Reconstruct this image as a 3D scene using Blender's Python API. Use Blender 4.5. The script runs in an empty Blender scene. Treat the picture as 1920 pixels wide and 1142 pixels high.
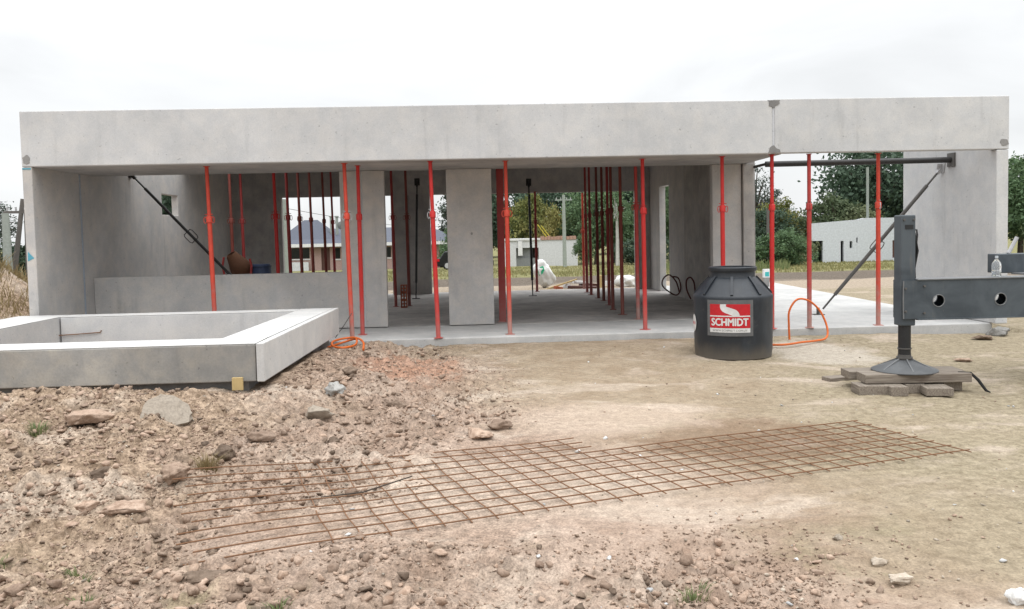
import bpy, math, random
import numpy as np
from mathutils import Vector, Matrix

# ------------------------------------------------------------------ camera, sky, sun, exposure
scene = bpy.context.scene
col = scene.collection
YAW, PITCH, ROLL = 0.0444, 0.052, 0.0219
cam_data = bpy.data.cameras.new('camera')
cam = bpy.data.objects.new('camera', cam_data)
col.objects.link(cam)
fw = Vector((math.sin(YAW) * math.cos(PITCH), math.cos(YAW) * math.cos(PITCH), -math.sin(PITCH)))
rt = Vector((math.cos(YAW), -math.sin(YAW), 0))
up = rt.cross(fw)
r2 = rt * math.cos(ROLL) - up * math.sin(ROLL)
u2 = up * math.cos(ROLL) + rt * math.sin(ROLL)
m = Matrix((r2, u2, -fw)).transposed().to_4x4()
m.translation = (0, 0, 1.44)
cam.matrix_world = m
cam_data.sensor_width = 36.0
cam_data.lens = 30.0
cam_data.shift_y = -(571.0 - 523.2) / 1920.0
cam_data.clip_start = 0.05
cam_data.clip_end = 2000
scene.camera = cam

SUN_EL, SUN_AZ = math.radians(62), math.radians(150)      # azimuth clockwise from +Y
world = bpy.data.worlds.new('World')
scene.world = world
world.use_nodes = True
wn, wl = world.node_tree.nodes, world.node_tree.links
wn.clear()
w_out = wn.new('ShaderNodeOutputWorld')
w_bg = wn.new('ShaderNodeBackground')
w_sky = wn.new('ShaderNodeTexSky')
w_sky.sky_type = 'NISHITA'
w_sky.sun_disc = False
w_sky.sun_elevation = SUN_EL
w_sky.sun_rotation = SUN_AZ
w_sc = wn.new('ShaderNodeVectorMath'); w_sc.operation = 'SCALE'; w_sc.inputs['Scale'].default_value = 0.12
wl.new(w_sky.outputs[0], w_sc.inputs[0])
# overcast cloud deck: zenith raised beyond real overcast for more top light, softly mottled
w_tc = wn.new('ShaderNodeTexCoord')
w_sep = wn.new('ShaderNodeSeparateXYZ')
wl.new(w_tc.outputs['Generated'], w_sep.inputs[0])
w_mx = wn.new('ShaderNodeMath'); w_mx.operation = 'MAXIMUM'; w_mx.inputs[1].default_value = 0.0
wl.new(w_sep.outputs[2], w_mx.inputs[0])
w_zen = wn.new('ShaderNodeMath'); w_zen.operation = 'MULTIPLY_ADD'
w_zen.inputs[1].default_value = 2.55; w_zen.inputs[2].default_value = 0.865
w_sq = wn.new('ShaderNodeMath'); w_sq.operation = 'MULTIPLY'
wl.new(w_mx.outputs[0], w_sq.inputs[0]); wl.new(w_mx.outputs[0], w_sq.inputs[1])
wl.new(w_sq.outputs[0], w_zen.inputs[0])
w_map = wn.new('ShaderNodeMapping'); w_map.inputs['Scale'].default_value = (1.0, 1.0, 3.2)
wl.new(w_tc.outputs['Generated'], w_map.inputs[0])
w_noi = wn.new('ShaderNodeTexNoise'); w_noi.inputs['Scale'].default_value = 2.6; w_noi.inputs['Detail'].default_value = 5
w_noi.inputs['Distortion'].default_value = 0.6
wl.new(w_map.outputs[0], w_noi.inputs['Vector'])
w_rng = wn.new('ShaderNodeMapRange')
w_rng.inputs['From Min'].default_value = 0.33; w_rng.inputs['From Max'].default_value = 0.62
w_rng.inputs['To Min'].default_value = 0.90; w_rng.inputs['To Max'].default_value = 1.08
wl.new(w_noi.outputs['Fac'], w_rng.inputs['Value'])
w_mul = wn.new('ShaderNodeMath'); w_mul.operation = 'MULTIPLY'
wl.new(w_zen.outputs[0], w_mul.inputs[0]); wl.new(w_rng.outputs[0], w_mul.inputs[1])
w_tint = wn.new('ShaderNodeVectorMath'); w_tint.operation = 'SCALE'
w_tint.inputs[0].default_value = (0.985, 1.0, 1.012)
wl.new(w_mul.outputs[0], w_tint.inputs['Scale'])
w_mix = wn.new('ShaderNodeMix'); w_mix.data_type = 'RGBA'; w_mix.inputs['Factor'].default_value = 0.95
wl.new(w_sc.outputs[0], w_mix.inputs['A']); wl.new(w_tint.outputs[0], w_mix.inputs['B'])
wl.new(w_mix.outputs['Result'], w_bg.inputs['Color'])
w_bg.inputs['Strength'].default_value = 1.0
wl.new(w_bg.outputs[0], w_out.inputs['Surface'])

sun_data = bpy.data.lights.new('sun', 'SUN')
sun_data.energy = 0.9
sun_data.angle = math.radians(45)
sun_data.color = (1.0, 0.97, 0.93)
sun = bpy.data.objects.new('sun', sun_data)
col.objects.link(sun)
sd = Vector((math.sin(SUN_AZ) * math.cos(SUN_EL), math.cos(SUN_AZ) * math.cos(SUN_EL), math.sin(SUN_EL)))
sun.rotation_euler = (-sd).to_track_quat('-Z', 'Y').to_euler()
sun.location = (0, -5, 20)

scene.view_settings.view_transform = 'Standard'
scene.view_settings.look = 'None'
scene.view_settings.exposure = 0.13
scene.view_settings.gamma = 1.0
scene.view_settings.use_curve_mapping = False
scene.cycles.max_bounces = 7
scene.cycles.diffuse_bounces = 4
scene.cycles.transparent_max_bounces = 6

random.seed(7)
rng = np.random.default_rng(7)

# ------------------------------------------------------------------ materials
class NT:
    """tiny node helper around one Principled material"""
    def __init__(s, name, rough=0.8, spec=0.3):
        s.m = bpy.data.materials.new(name); s.m.use_nodes = True
        s.t = s.m.node_tree; s.n = s.t.nodes
        s.b = s.n['Principled BSDF']
        s.b.inputs['Roughness'].default_value = rough
        s.b.inputs['Specular IOR Level'].default_value = spec
        s._tc = None
    def new(s, k): return s.n.new(k)
    def link(s, a, b): s.t.links.new(a, b)
    def tc(s, kind='Object'):
        if s._tc is None: s._tc = s.new('ShaderNodeTexCoord')
        return s._tc.outputs[kind]
    def noise(s, scale, detail=4, rough=0.55, vec=None, dist=0.0, out='Fac'):
        n = s.new('ShaderNodeTexNoise')
        n.inputs['Scale'].default_value = scale; n.inputs['Detail'].default_value = detail
        n.inputs['Roughness'].default_value = rough; n.inputs['Distortion'].default_value = dist
        s.link(vec if vec is not None else s.tc(), n.inputs['Vector'])
        return n.outputs[out]
    def mapv(s, scale=(1, 1, 1), loc=(0, 0, 0), vec=None):
        n = s.new('ShaderNodeMapping'); n.inputs['Scale'].default_value = scale; n.inputs['Location'].default_value = loc
        s.link(vec if vec is not None else s.tc(), n.inputs['Vector']); return n.outputs[0]
    def ramp(s, v, a, b, lo=0.0, hi=1.0):
        n = s.new('ShaderNodeMapRange'); n.interpolation_type = 'SMOOTHSTEP'
        n.inputs['From Min'].default_value = a; n.inputs['From Max'].default_value = b
        n.inputs['To Min'].default_value = lo; n.inputs['To Max'].default_value = hi
        s.link(v, n.inputs['Value']); return n.outputs[0]
    def math(s, op, a, b=None, c=None):
        n = s.new('ShaderNodeMath'); n.operation = op
        for i, x in enumerate((a, b, c)):
            if x is None: continue
            if isinstance(x, (int, float)): n.inputs[i].default_value = x
            else: s.link(x, n.inputs[i])
        return n.outputs[0]
    def mix(s, fac, a, b, mode='MIX'):
        n = s.new('ShaderNodeMix'); n.data_type = 'RGBA'; n.blend_type = mode
        for k, x in (('Factor', fac), ('A', a), ('B', b)):
            if isinstance(x, (int, float)): n.inputs[k].default_value = x
            elif isinstance(x, tuple): n.inputs[k].default_value = (*x, 1.0)
            else: s.link(x, n.inputs[k])
        return n.outputs['Result']
    def val(s, c, v):
        """scale a colour by a value"""
        n = s.new('ShaderNodeVectorMath'); n.operation = 'SCALE'
        if isinstance(c, tuple): n.inputs[0].default_value = c
        else: s.link(c, n.inputs[0])
        s.link(v, n.inputs['Scale']); return n.outputs[0]
    def color(s, c):
        if isinstance(c, tuple): s.b.inputs['Base Color'].default_value = (*c, 1.0)
        else: s.link(c, s.b.inputs['Base Color'])
    def bump(s, h, strength=0.3, dist=0.01):
        n = s.new('ShaderNodeBump'); n.inputs['Strength'].default_value = strength
        n.inputs['Distance'].default_value = dist
        s.link(h, n.inputs['Height']); s.link(n.outputs[0], s.b.inputs['Normal'])
    def island(s): return s.new('ShaderNodeNewGeometry').outputs['Random Per Island']
    def objrand(s): return s.new('ShaderNodeObjectInfo').outputs['Random']

def concrete(name, base, mott=0.16, warm=0.5, stain=0.5, rough=0.85):
    t = NT(name, rough, 0.25)
    P = t.new('ShaderNodeNewGeometry').outputs['Position']
    r = t.objrand()
    off = t.new('ShaderNodeCombineXYZ'); o3 = t.math('MULTIPLY', r, 37.0)
    for i in range(3): t.link(o3, off.inputs[i])
    va = t.new('ShaderNodeVectorMath'); va.operation = 'ADD'
    t.link(P, va.inputs[0]); t.link(off.outputs[0], va.inputs[1])
    P = va.outputs[0]
    big = t.noise(0.9, 5, 0.62, P, 0.4)
    mid = t.noise(4.5, 5, 0.65, P, 0.2)
    fine = t.noise(60, 3, 0.7, P)
    streak = t.noise(1.0, 4, 0.6, t.mapv((7, 7, 0.7), vec=P))
    v = t.math('MULTIPLY', t.ramp(big, 0.3, 0.7, 1 - mott, 1 + mott * 0.7), t.ramp(mid, 0.3, 0.72, 1 - mott * 0.6, 1 + mott * 0.5))
    v = t.math('MULTIPLY', v, t.ramp(fine, 0.25, 0.75, 0.93, 1.06))
    v = t.math('MULTIPLY', v, t.ramp(streak, 0.55, 0.8, 1.0, 1 - 0.18 * stain))
    c = t.mix(t.ramp(mid, 0.35, 0.7), tuple(base), (base[0] * (1 + .05 * warm), base[1], base[2] * (1 - .07 * warm)))
    pits = t.noise(26, 2, 0.5, P)
    v = t.math('MULTIPLY', v, t.ramp(pits, 0.68, 0.76, 1.0, 0.70))
    t.color(t.val(c, v))
    t.bump(t.math('ADD', t.math('MULTIPLY', fine, 0.5), mid), 0.25, 0.006)
    return t.m

M = {}
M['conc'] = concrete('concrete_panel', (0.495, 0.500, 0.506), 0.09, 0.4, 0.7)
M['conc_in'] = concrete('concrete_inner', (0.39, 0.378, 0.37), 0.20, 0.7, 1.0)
M['conc_pier'] = concrete('concrete_pier', (0.455, 0.446, 0.44), 0.12, 0.8, 0.9)
M['conc_face'] = concrete('concrete_basin_face', (0.31, 0.303, 0.288), 0.20, 1.0, 0.6)  # darker tone for the basin front wall
M['conc_pale'] = concrete('concrete_basin_top', (0.52, 0.518, 0.51), 0.09, 0.3, 0.3)  # same concrete lightened for the lit rim tops; also on the outer panel
M['slab'] = concrete('concrete_floor', (0.43, 0.43, 0.425), 0.14, 0.3, 0.0)
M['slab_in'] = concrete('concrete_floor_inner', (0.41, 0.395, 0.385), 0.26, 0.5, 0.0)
M['mortar'] = concrete('mortar_dark', (0.235, 0.23, 0.225), 0.25, 0.2, 0.0)
M['sealant'] = concrete('sealant', (0.47, 0.48, 0.50), 0.05, 0.0, 0.0)

M['blue_joint'] = concrete('blue_joint', (0.33, 0.37, 0.43), 0.15, 0.0, 0.5)

def paint(name, base, rough=0.5, wear=0.35, dust=0.0, dark=None, metallic=0.0):
    t = NT(name, rough, 0.35)
    n1 = t.noise(9, 5, 0.7); n2 = t.noise(45, 3, 0.7)
    c = t.mix(t.ramp(n1, 0.35, 0.7), tuple(x * 0.82 for x in base), base)
    c = t.mix(t.math('MULTIPLY', t.ramp(n2, 0.60, 0.72), wear), c, dark or (0.10, 0.05, 0.035))
    if dust:
        z = t.new('ShaderNodeSeparateXYZ'); t.link(t.tc(), z.inputs[0])
        low = t.math('ADD', z.outputs[2], t.math('MULTIPLY', t.ramp(n1, 0.3, 0.7), 0.5))
        c = t.mix(t.math('MULTIPLY', t.ramp(low, 1.15, 0.15), dust), c, (0.36, 0.25, 0.22))
    t.color(c); t.bump(n2, 0.12, 0.003)
    t.b.inputs['Metallic'].default_value = metallic
    return t.m
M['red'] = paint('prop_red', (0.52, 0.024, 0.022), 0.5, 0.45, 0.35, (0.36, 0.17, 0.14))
M['orange_red'] = paint('prop_orange_red', (0.55, 0.060, 0.034), 0.55, 0.45, 0.75, (0.38, 0.19, 0.14))
M['faded_red'] = paint('prop_faded_red', (0.42, 0.05, 0.045), 0.6, 0.35, 0.85)
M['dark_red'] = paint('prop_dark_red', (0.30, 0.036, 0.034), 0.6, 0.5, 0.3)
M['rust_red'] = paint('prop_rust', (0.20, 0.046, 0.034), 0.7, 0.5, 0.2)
M['black_steel'] = paint('black_steel', (0.032, 0.031, 0.031), 0.5, 0.3, 0.0, (0.10, 0.08, 0.06))
M['grey_steel'] = paint('worn_grey_steel', (0.10, 0.095, 0.09), 0.55, 0.5, 0.0, (0.16, 0.12, 0.09))
M['zinc'] = paint('zinc', (0.42, 0.42, 0.43), 0.5, 0.2, 0.0, (0.2, 0.19, 0.18))
def worn_steel():
    t = NT('trailer_paint', 0.45, 0.35)
    P = t.new('ShaderNodeNewGeometry').outputs['Position']
    a = t.noise(2.2, 6, 0.68, P, 0.6); b = t.noise(38, 4, 0.75, P); st = t.noise(1.0, 5, 0.7, t.mapv((16, 16, 1.4), vec=P))
    c = t.mix(t.ramp(a, 0.3, 0.7), (0.040, 0.050, 0.060), (0.074, 0.088, 0.100))
    c = t.mix(t.math('MULTIPLY', t.ramp(st, 0.56, 0.74), 0.45), c, (0.13, 0.125, 0.115))
    c = t.mix(t.math('MULTIPLY', t.ramp(b, 0.66, 0.74), 0.7), c, (0.15, 0.12, 0.095))
    t.color(c); t.link(t.ramp(a, 0.3, 0.7, 0.35, 0.62), t.b.inputs['Roughness']); t.bump(b, 0.15, 0.004)
    return t.m
M['trailer'] = worn_steel()
M['trailer_edge'] = paint('trailer_worn', (0.16, 0.165, 0.17), 0.5, 0.4, 0.0, (0.07, 0.07, 0.07))
M['trailer_foot'] = paint('trailer_foot', (0.09, 0.095, 0.10), 0.5, 0.4, 0.0, (0.16, 0.15, 0.13))
M['ram'] = paint('ram_steel', (0.02, 0.021, 0.023), 0.35, 0.25, 0.0, (0.06, 0.05, 0.045))
M['orange_hose'] = paint('orange_hose', (0.62, 0.13, 0.018), 0.45, 0.12, 0.0, (0.3, 0.14, 0.08))
M['rope'] = paint('rope', (0.10, 0.028, 0.025), 0.8, 0.3, 0.0, (0.04, 0.02, 0.02))
M['rust'] = paint('rusty_rebar', (0.20, 0.105, 0.056), 0.85, 0.6, 0.0, (0.12, 0.06, 0.034))
M['clay_block'] = paint('clay_block', (0.36, 0.10, 0.05), 0.85, 0.3, 0.0, (0.2, 0.08, 0.05))
M['white_paint'] = paint('white_render', (0.62, 0.63, 0.64), 0.85, 0.15, 0.0, (0.35, 0.34, 0.32))
M['grey_render'] = paint('grey_render', (0.58, 0.61, 0.645), 0.85, 0.10, 0.0, (0.38, 0.38, 0.38))
M['pink_wall'] = paint('pink_wall', (0.42, 0.29, 0.26), 0.85, 0.1, 0.0, (0.25, 0.2, 0.18))
M['roof_blue'] = paint('roof_slate', (0.085, 0.095, 0.125), 0.7, 0.25, 0.0, (0.05, 0.055, 0.07))
M['roof_tile'] = paint('roof_clay', (0.42, 0.26, 0.2), 0.85, 0.7, 0.0, (0.2, 0.1, 0.07))
M['white_trim'] = paint('white_trim', (0.72, 0.72, 0.72), 0.6, 0.1, 0.0, (0.4, 0.4, 0.4))
M['glass'] = paint('dark_window', (0.015, 0.018, 0.02), 0.12, 0.0)
M['grey_sheet'] = paint('grey_metal_sheet', (0.22, 0.23, 0.23), 0.7, 0.3, 0.0, (0.12, 0.11, 0.1))  # plain grey for door panels, dish and flat roof
M['door_wood'] = paint('brown_door', (0.10, 0.045, 0.035), 0.6, 0.2)
M['pole_conc'] = paint('pole_concrete', (0.30, 0.33, 0.30), 0.85, 0.3, 0.0, (0.18, 0.19, 0.17))
M['pole_wood'] = paint('pole_wood', (0.13, 0.12, 0.11), 0.85, 0.3, 0.0, (0.06, 0.05, 0.045))
M['car'] = paint('car_dark', (0.012, 0.013, 0.016), 0.2, 0.0)
M['tyre'] = paint('tyre', (0.012, 0.012, 0.012), 0.85, 0.0)
M['light_red'] = paint('tail_light', (0.5, 0.01, 0.02), 0.2, 0.0)
M['teal'] = paint('teal_print', (0.05, 0.42, 0.42), 0.6, 0.1, 0.0, (0.3, 0.5, 0.5))
M['blue_plastic'] = paint('blue_plastic', (0.03, 0.045, 0.09), 0.45, 0.15, 0.0, (0.1, 0.1, 0.12))
M['mixer_orange'] = paint('mixer_orange', (0.10, 0.042, 0.02), 0.8, 0.6, 0.0, (0.10, 0.075, 0.055))
M['sack'] = paint('sack_white', (0.70, 0.71, 0.69), 0.75, 0.2, 0.0, (0.45, 0.44, 0.4))
M['green_print'] = paint('green_print', (0.02, 0.33, 0.16), 0.6, 0.1, 0.0, (0.4, 0.5, 0.4))
M['yellow'] = paint('yellow_strap', (0.6, 0.5, 0.05), 0.6, 0.1)
M['sign_red'] = paint('sign_red', (0.50, 0.014, 0.022), 0.45, 0.35, 0.0, (0.42, 0.16, 0.14))
M['sign_white'] = paint('sign_white', (0.66, 0.66, 0.65), 0.45, 0.4, 0.0, (0.46, 0.42, 0.38))
M['sign_grey'] = paint('sign_grey', (0.12, 0.122, 0.125), 0.45, 0.4, 0.0, (0.22, 0.21, 0.19))
M['sign_ink'] = paint('sign_ink', (0.14, 0.14, 0.14), 0.5, 0.0)
M['blue_chalk'] = paint('blue_chalk', (0.10, 0.34, 0.44), 0.9, 0.5, 0.0, (0.4, 0.42, 0.42))
M['bottle_cap'] = paint('bottle_cap', (0.5, 0.55, 0.6), 0.5, 0.0)

t = NT('tank_plastic', 0.42, 0.4)
n1 = t.noise(3.5, 6, 0.65, t.mapv((1, 1, 0.45))); n2 = t.noise(60, 2)
zt = t.new('ShaderNodeSeparateXYZ'); t.link(t.tc(), zt.inputs[0])
c = t.mix(t.ramp(n1, 0.45, 0.75), (0.016, 0.020, 0.026), (0.036, 0.042, 0.050))
c = t.mix(t.math('MULTIPLY', t.ramp(t.math('ADD', zt.outputs[2], t.math('MULTIPLY', n1, 0.25)), 0.36, 0.10), 0.65), c, (0.15, 0.13, 0.105))
scf = t.noise(1.0, 5, 0.75, t.mapv((26, 26, 2.2)))
c = t.mix(t.math('MULTIPLY', t.ramp(scf, 0.62, 0.74), 0.25), c, (0.16, 0.165, 0.17))
dst = t.noise(7, 6, 0.75)
c = t.mix(t.math('MULTIPLY', t.ramp(dst, 0.54, 0.74), 0.12), c, (0.20, 0.18, 0.15))
t.color(c); t.bump(n2, 0.08, 0.002)
t.link(t.ramp(n1, 0.3, 0.7, 0.34, 0.55), t.b.inputs['Roughness'])
M['tank'] = t.m

t = NT('clear_plastic', 0.12, 0.5)
t.color((0.9, 0.93, 0.95)); t.b.inputs['Transmission Weight'].default_value = 0.85; t.b.inputs['IOR'].default_value = 1.15
M['bottle'] = t.m

t = NT('weathered_plank', 0.85, 0.2)
v = t.mapv((1.2, 22, 22))
g1 = t.noise(4, 5, 0.65, v); g2 = t.noise(2.2, 4, 0.6)
c = t.mix(t.ramp(g1, 0.3, 0.7), (0.135, 0.11, 0.09), (0.265, 0.23, 0.19))
c = t.mix(t.ramp(g2, 0.55, 0.75), c, (0.12, 0.09, 0.07))
t.color(c); t.bump(g1, 0.4, 0.006)
M['plank'] = t.m
t = NT('yellow_pine', 0.8, 0.2)
g1 = t.noise(5, 4, 0.6, t.mapv((18, 18, 1.5)))
t.color(t.mix(g1, (0.40, 0.29, 0.13), (0.52, 0.40, 0.20)))
M['pine'] = t.m

def stone_mat(name, a, b, c3, sc=18):
    t = NT(name, 0.95, 0.15)
    n1 = t.noise(sc, 6, 0.7); n2 = t.noise(sc * 5, 3, 0.7); r = t.island()
    c = t.mix(t.ramp(n1, 0.32, 0.68), a, b)
    c = t.mix(t.ramp(r, 0.0, 1.0, 0.0, 0.75), c, c3)
    v = t.math('MULTIPLY', t.ramp(n2, 0.2, 0.8, 0.78, 1.18), t.ramp(t.math('FRACT', t.math('MULTIPLY', r, 7.31)), 0, 1, 0.68, 1.2))
    t.color(t.val(c, v)); t.bump(t.math('ADD', n1, t.math('MULTIPLY', n2, 0.4)), 0.5, 0.012)
    return t.m
M['clod'] = stone_mat('earth_clod', (0.23, 0.155, 0.112), (0.395, 0.298, 0.232), (0.335, 0.245, 0.186))
M['clod_dark'] = stone_mat('dark_clod', (0.115, 0.082, 0.06), (0.25, 0.19, 0.146), (0.19, 0.14, 0.105))
M['stone_pale'] = stone_mat('pale_stone', (0.31, 0.26, 0.205), (0.43, 0.375, 0.31), (0.38, 0.325, 0.265), 9)
M['stone_grey'] = stone_mat('grey_stone', (0.27, 0.265, 0.25), (0.37, 0.36, 0.34), (0.33, 0.32, 0.3), 12)
M['stone_white'] = stone_mat('white_stone', (0.48, 0.48, 0.47), (0.60, 0.60, 0.59), (0.55, 0.55, 0.55), 12)

def leaf_mat(name, a, b, c3, trans=0.25):
    t = NT(name, 0.6, 0.2)
    r = t.island(); n = t.noise(0.5, 3)
    c = t.mix(r, a, b)
    c = t.mix(t.ramp(n, 0.45, 0.7), c, c3)
    t.color(c)
    tr = t.new('ShaderNodeBsdfTranslucent'); t.link(c, tr.inputs[0])
    mx = t.new('ShaderNodeMixShader'); mx.inputs[0].default_value = trans
    t.link(t.b.outputs[0], mx.inputs[1]); t.link(tr.outputs[0], mx.inputs[2])
    t.link(mx.outputs[0], t.n['Material Output'].inputs['Surface'])
    return t.m
M['leaf_dark'] = leaf_mat('leaf_dark', (0.050, 0.082, 0.056), (0.085, 0.130, 0.082), (0.074, 0.108, 0.076))
M['leaf_mid'] = leaf_mat('leaf_mid', (0.072, 0.125, 0.062), (0.13, 0.195, 0.095), (0.095, 0.155, 0.078))
M['leaf_yellow'] = leaf_mat('leaf_yellow', (0.07, 0.095, 0.03), (0.22, 0.22, 0.07), (0.32, 0.29, 0.11))
M['leaf_olive'] = leaf_mat('leaf_olive', (0.065, 0.095, 0.05), (0.12, 0.15, 0.08), (0.17, 0.185, 0.10))
M['leaf_grey'] = leaf_mat('leaf_grey', (0.060, 0.080, 0.066), (0.105, 0.125, 0.105), (0.08, 0.10, 0.08))
M['dry_grass'] = leaf_mat('dry_grass', (0.17, 0.125, 0.06), (0.30, 0.235, 0.125), (0.23, 0.18, 0.09))
M['field_grass'] = leaf_mat('field_grass', (0.15, 0.155, 0.065), (0.32, 0.28, 0.14), (0.22, 0.215, 0.09))
M['green_grass'] = leaf_mat('green_grass', (0.09, 0.13, 0.05), (0.20, 0.22, 0.10), (0.17, 0.18, 0.08))
M['bark'] = stone_mat('bark', (0.07, 0.055, 0.045), (0.13, 0.105, 0.085), (0.1, 0.08, 0.065), 6)
M['bark_pale'] = stone_mat('bark_pale', (0.35, 0.34, 0.32), (0.48, 0.47, 0.45), (0.4, 0.4, 0.38), 6)

# ------------------------------------------------------------------ mesh helpers
class MB:
    def __init__(s): s.v = []; s.f = []
    def add(s, v, f):
        o = len(s.v); s.v.extend(tuple(p) for p in v); s.f.extend(tuple(i + o for i in q) for q in f); return s
    def box(s, x0, x1, y0, y1, z0, z1):
        return s.add([(x0, y0, z0), (x1, y0, z0), (x1, y1, z0), (x0, y1, z0), (x0, y0, z1), (x1, y0, z1), (x1, y1, z1), (x0, y1, z1)],
                     [(3, 2, 1, 0), (4, 5, 6, 7), (0, 1, 5, 4), (1, 2, 6, 5), (2, 3, 7, 6), (3, 0, 4, 7)])
    def obox(s, c, d, rot):
        b = MB().box(-d[0] / 2, d[0] / 2, -d[1] / 2, d[1] / 2, -d[2] / 2, d[2] / 2)
        c = Vector(c)
        return s.add([rot @ Vector(p) + c for p in b.v], b.f)
    def tube(s, pts, r, n=10, cap=True, closed=False):
        P = [Vector(p) for p in pts]; k = len(P)
        rs = r if isinstance(r, (list, tuple)) else [r] * k
        v = []; prev = None
        for i, p in enumerate(P):
            if closed: d = P[(i + 1) % k] - P[i - 1]
            else: d = P[min(i + 1, k - 1)] - P[max(i - 1, 0)]
            d.normalize()
            if prev is None:
                a = d.cross(Vector((0, 0, 1)))
                if a.length < 1e-3: a = d.cross(Vector((1, 0, 0)))
            else:
                a = prev - d * prev.dot(d)
            a.normalize(); prev = a; b = d.cross(a)
            v += [p + (a * math.cos(6.28318 * j / n) + b * math.sin(6.28318 * j / n)) * rs[i] for j in range(n)]
        f = []
        for i in range(k if closed else k - 1):
            for j in range(n):
                q = (i + 1) % k
                f.append((i * n + j, i * n + (j + 1) % n, q * n + (j + 1) % n, q * n + j))
        if cap and not closed:
            f.append(tuple(range(n - 1, -1, -1))); f.append(tuple(range((k - 1) * n, k * n)))
        return s.add(v, f)
    def lathe(s, prof, n=48, c=(0, 0, 0)):
        v = [(c[0] + r * math.cos(6.2831853 * j / n), c[1] + r * math.sin(6.2831853 * j / n), c[2] + z) for r, z in prof for j in range(n)]
        f = [(i * n + j, i * n + (j + 1) % n, (i + 1) * n + (j + 1) % n, (i + 1) * n + j) for i in range(len(prof) - 1) for j in range(n)]
        return s.add(v, f)
    def prism(s, poly, lo, hi, axis=2):
        """polygon (a, b) swept along an axis: 2 -> (x, y), 1 -> (x, z), 0 -> (y, z)"""
        k = len(poly)
        def P(a, b, h): return {2: (a, b, h), 1: (a, h, b), 0: (h, a, b)}[axis]
        v = [P(a, b, lo) for a, b in poly] + [P(a, b, hi) for a, b in poly]
        f = [tuple(range(k - 1, -1, -1)), tuple(range(k, 2 * k))] + [(i, (i + 1) % k, k + (i + 1) % k, k + i) for i in range(k)]
        return s.add(v, f)
    def solid(s, axis, t0, t1, us, ws, fill):
        """wall grown from a grid of cells: outer faces only; axis is its thickness direction"""
        def P(u, w, h): return {'x': (h, u, w), 'y': (u, h, w), 'z': (u, w, h)}[axis]
        nu, nw = len(us) - 1, len(ws) - 1
        F = [[bool(fill((us[i] + us[i + 1]) / 2, (ws[j] + ws[j + 1]) / 2)) for j in range(nw)] for i in range(nu)]
        idx = {}; v = []; f = []
        def V(i, j, h):
            k = (i, j, h)
            if k not in idx: idx[k] = len(v); v.append(P(us[i], ws[j], t1 if h else t0))
            return idx[k]
        for i in range(nu):
            for j in range(nw):
                if not F[i][j]: continue
                for h in (0, 1): f.append((V(i, j, h), V(i + 1, j, h), V(i + 1, j + 1, h), V(i, j + 1, h)))
                for di, dj, a, b in ((-1, 0, (i, j), (i, j + 1)), (1, 0, (i + 1, j), (i + 1, j + 1)), (0, -1, (i, j), (i + 1, j)), (0, 1, (i, j + 1), (i + 1, j + 1))):
                    p, q = i + di, j + dj
                    if 0 <= p < nu and 0 <= q < nw and F[p][q]: continue
                    f.append((V(*a, 0), V(*b, 0), V(*b, 1), V(*a, 1)))
        return s.add(v, f)
    def mesh(s, name, mat, smooth=False, off=(0, 0, 0)):
        me = bpy.data.meshes.new(name)
        me.from_pydata([(p[0] - off[0], p[1] - off[1], p[2] - off[2]) for p in s.v], [], s.f)
        import bmesh
        bm = bmesh.new(); bm.from_mesh(me); bmesh.ops.recalc_face_normals(bm, faces=bm.faces); bm.to_mesh(me); bm.free()
        if mat: me.materials.append(M[mat] if isinstance(mat, str) else mat)
        if smooth:
            me.polygons.foreach_set('use_smooth', [True] * len(me.polygons)); me.set_sharp_from_angle(angle=math.radians(40))
        return me
    def build(s, name, mat, parent=None, smooth=False, bevel=0.0):
        off = tuple(parent_origin(parent)) if parent else (0, 0, 0)
        return link(name, s.mesh(name, mat, smooth, off), parent, bevel)

def parent_origin(o):
    v = Vector((0, 0, 0))
    while o: v += o.location; o = o.parent
    return v
def link(name, me, parent=None, bevel=0.0):
    o = bpy.data.objects.new(name, me); col.objects.link(o)
    if parent: o.parent = parent
    if bevel:
        b = o.modifiers.new('bevel', 'BEVEL'); b.width = bevel; b.segments = 2; b.limit_method = 'ANGLE'
    return o
def tag(o, label, cat, group=None):
    o['label'] = label; o['category'] = cat
    if group: o['group'] = group
    return o
def thing(name, loc, label, cat, group=None):
    o = bpy.data.objects.new(name, None); col.objects.link(o); o.location = loc; o.empty_display_size = 0.1
    return tag(o, label, cat, group)
def struct(o, kind='structure'):
    o['kind'] = kind; return o
def solo(mb, name, mat, label, cat, group=None, loc=None, smooth=False, bevel=0.0):
    """a thing that is one mesh; its origin is set at loc"""
    loc = loc or (0, 0, 0)
    o = link(name, mb.mesh(name, mat, smooth, loc), None, bevel); o.location = loc
    return tag(o, label, cat, group)
def fast_mesh(name, V, F, mat, smooth=False):
    V = np.asarray(V, np.float32); F = np.asarray(F, np.int32)
    me = bpy.data.meshes.new(name); k = F.shape[1]
    me.vertices.add(len(V)); me.vertices.foreach_set('co', V.ravel())
    me.loops.add(F.size); me.loops.foreach_set('vertex_index', F.ravel())
    me.polygons.add(len(F)); me.polygons.foreach_set('loop_start', np.arange(0, F.size, k, dtype=np.int32))
    try: me.polygons.foreach_set('loop_total', np.full(len(F), k, np.int32))
    except Exception: pass
    me.materials.append(M[mat] if isinstance(mat, str) else mat)
    if smooth: me.polygons.foreach_set('use_smooth', np.ones(len(F), bool))
    me.update(calc_edges=True); me.validate()
    return me

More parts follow.
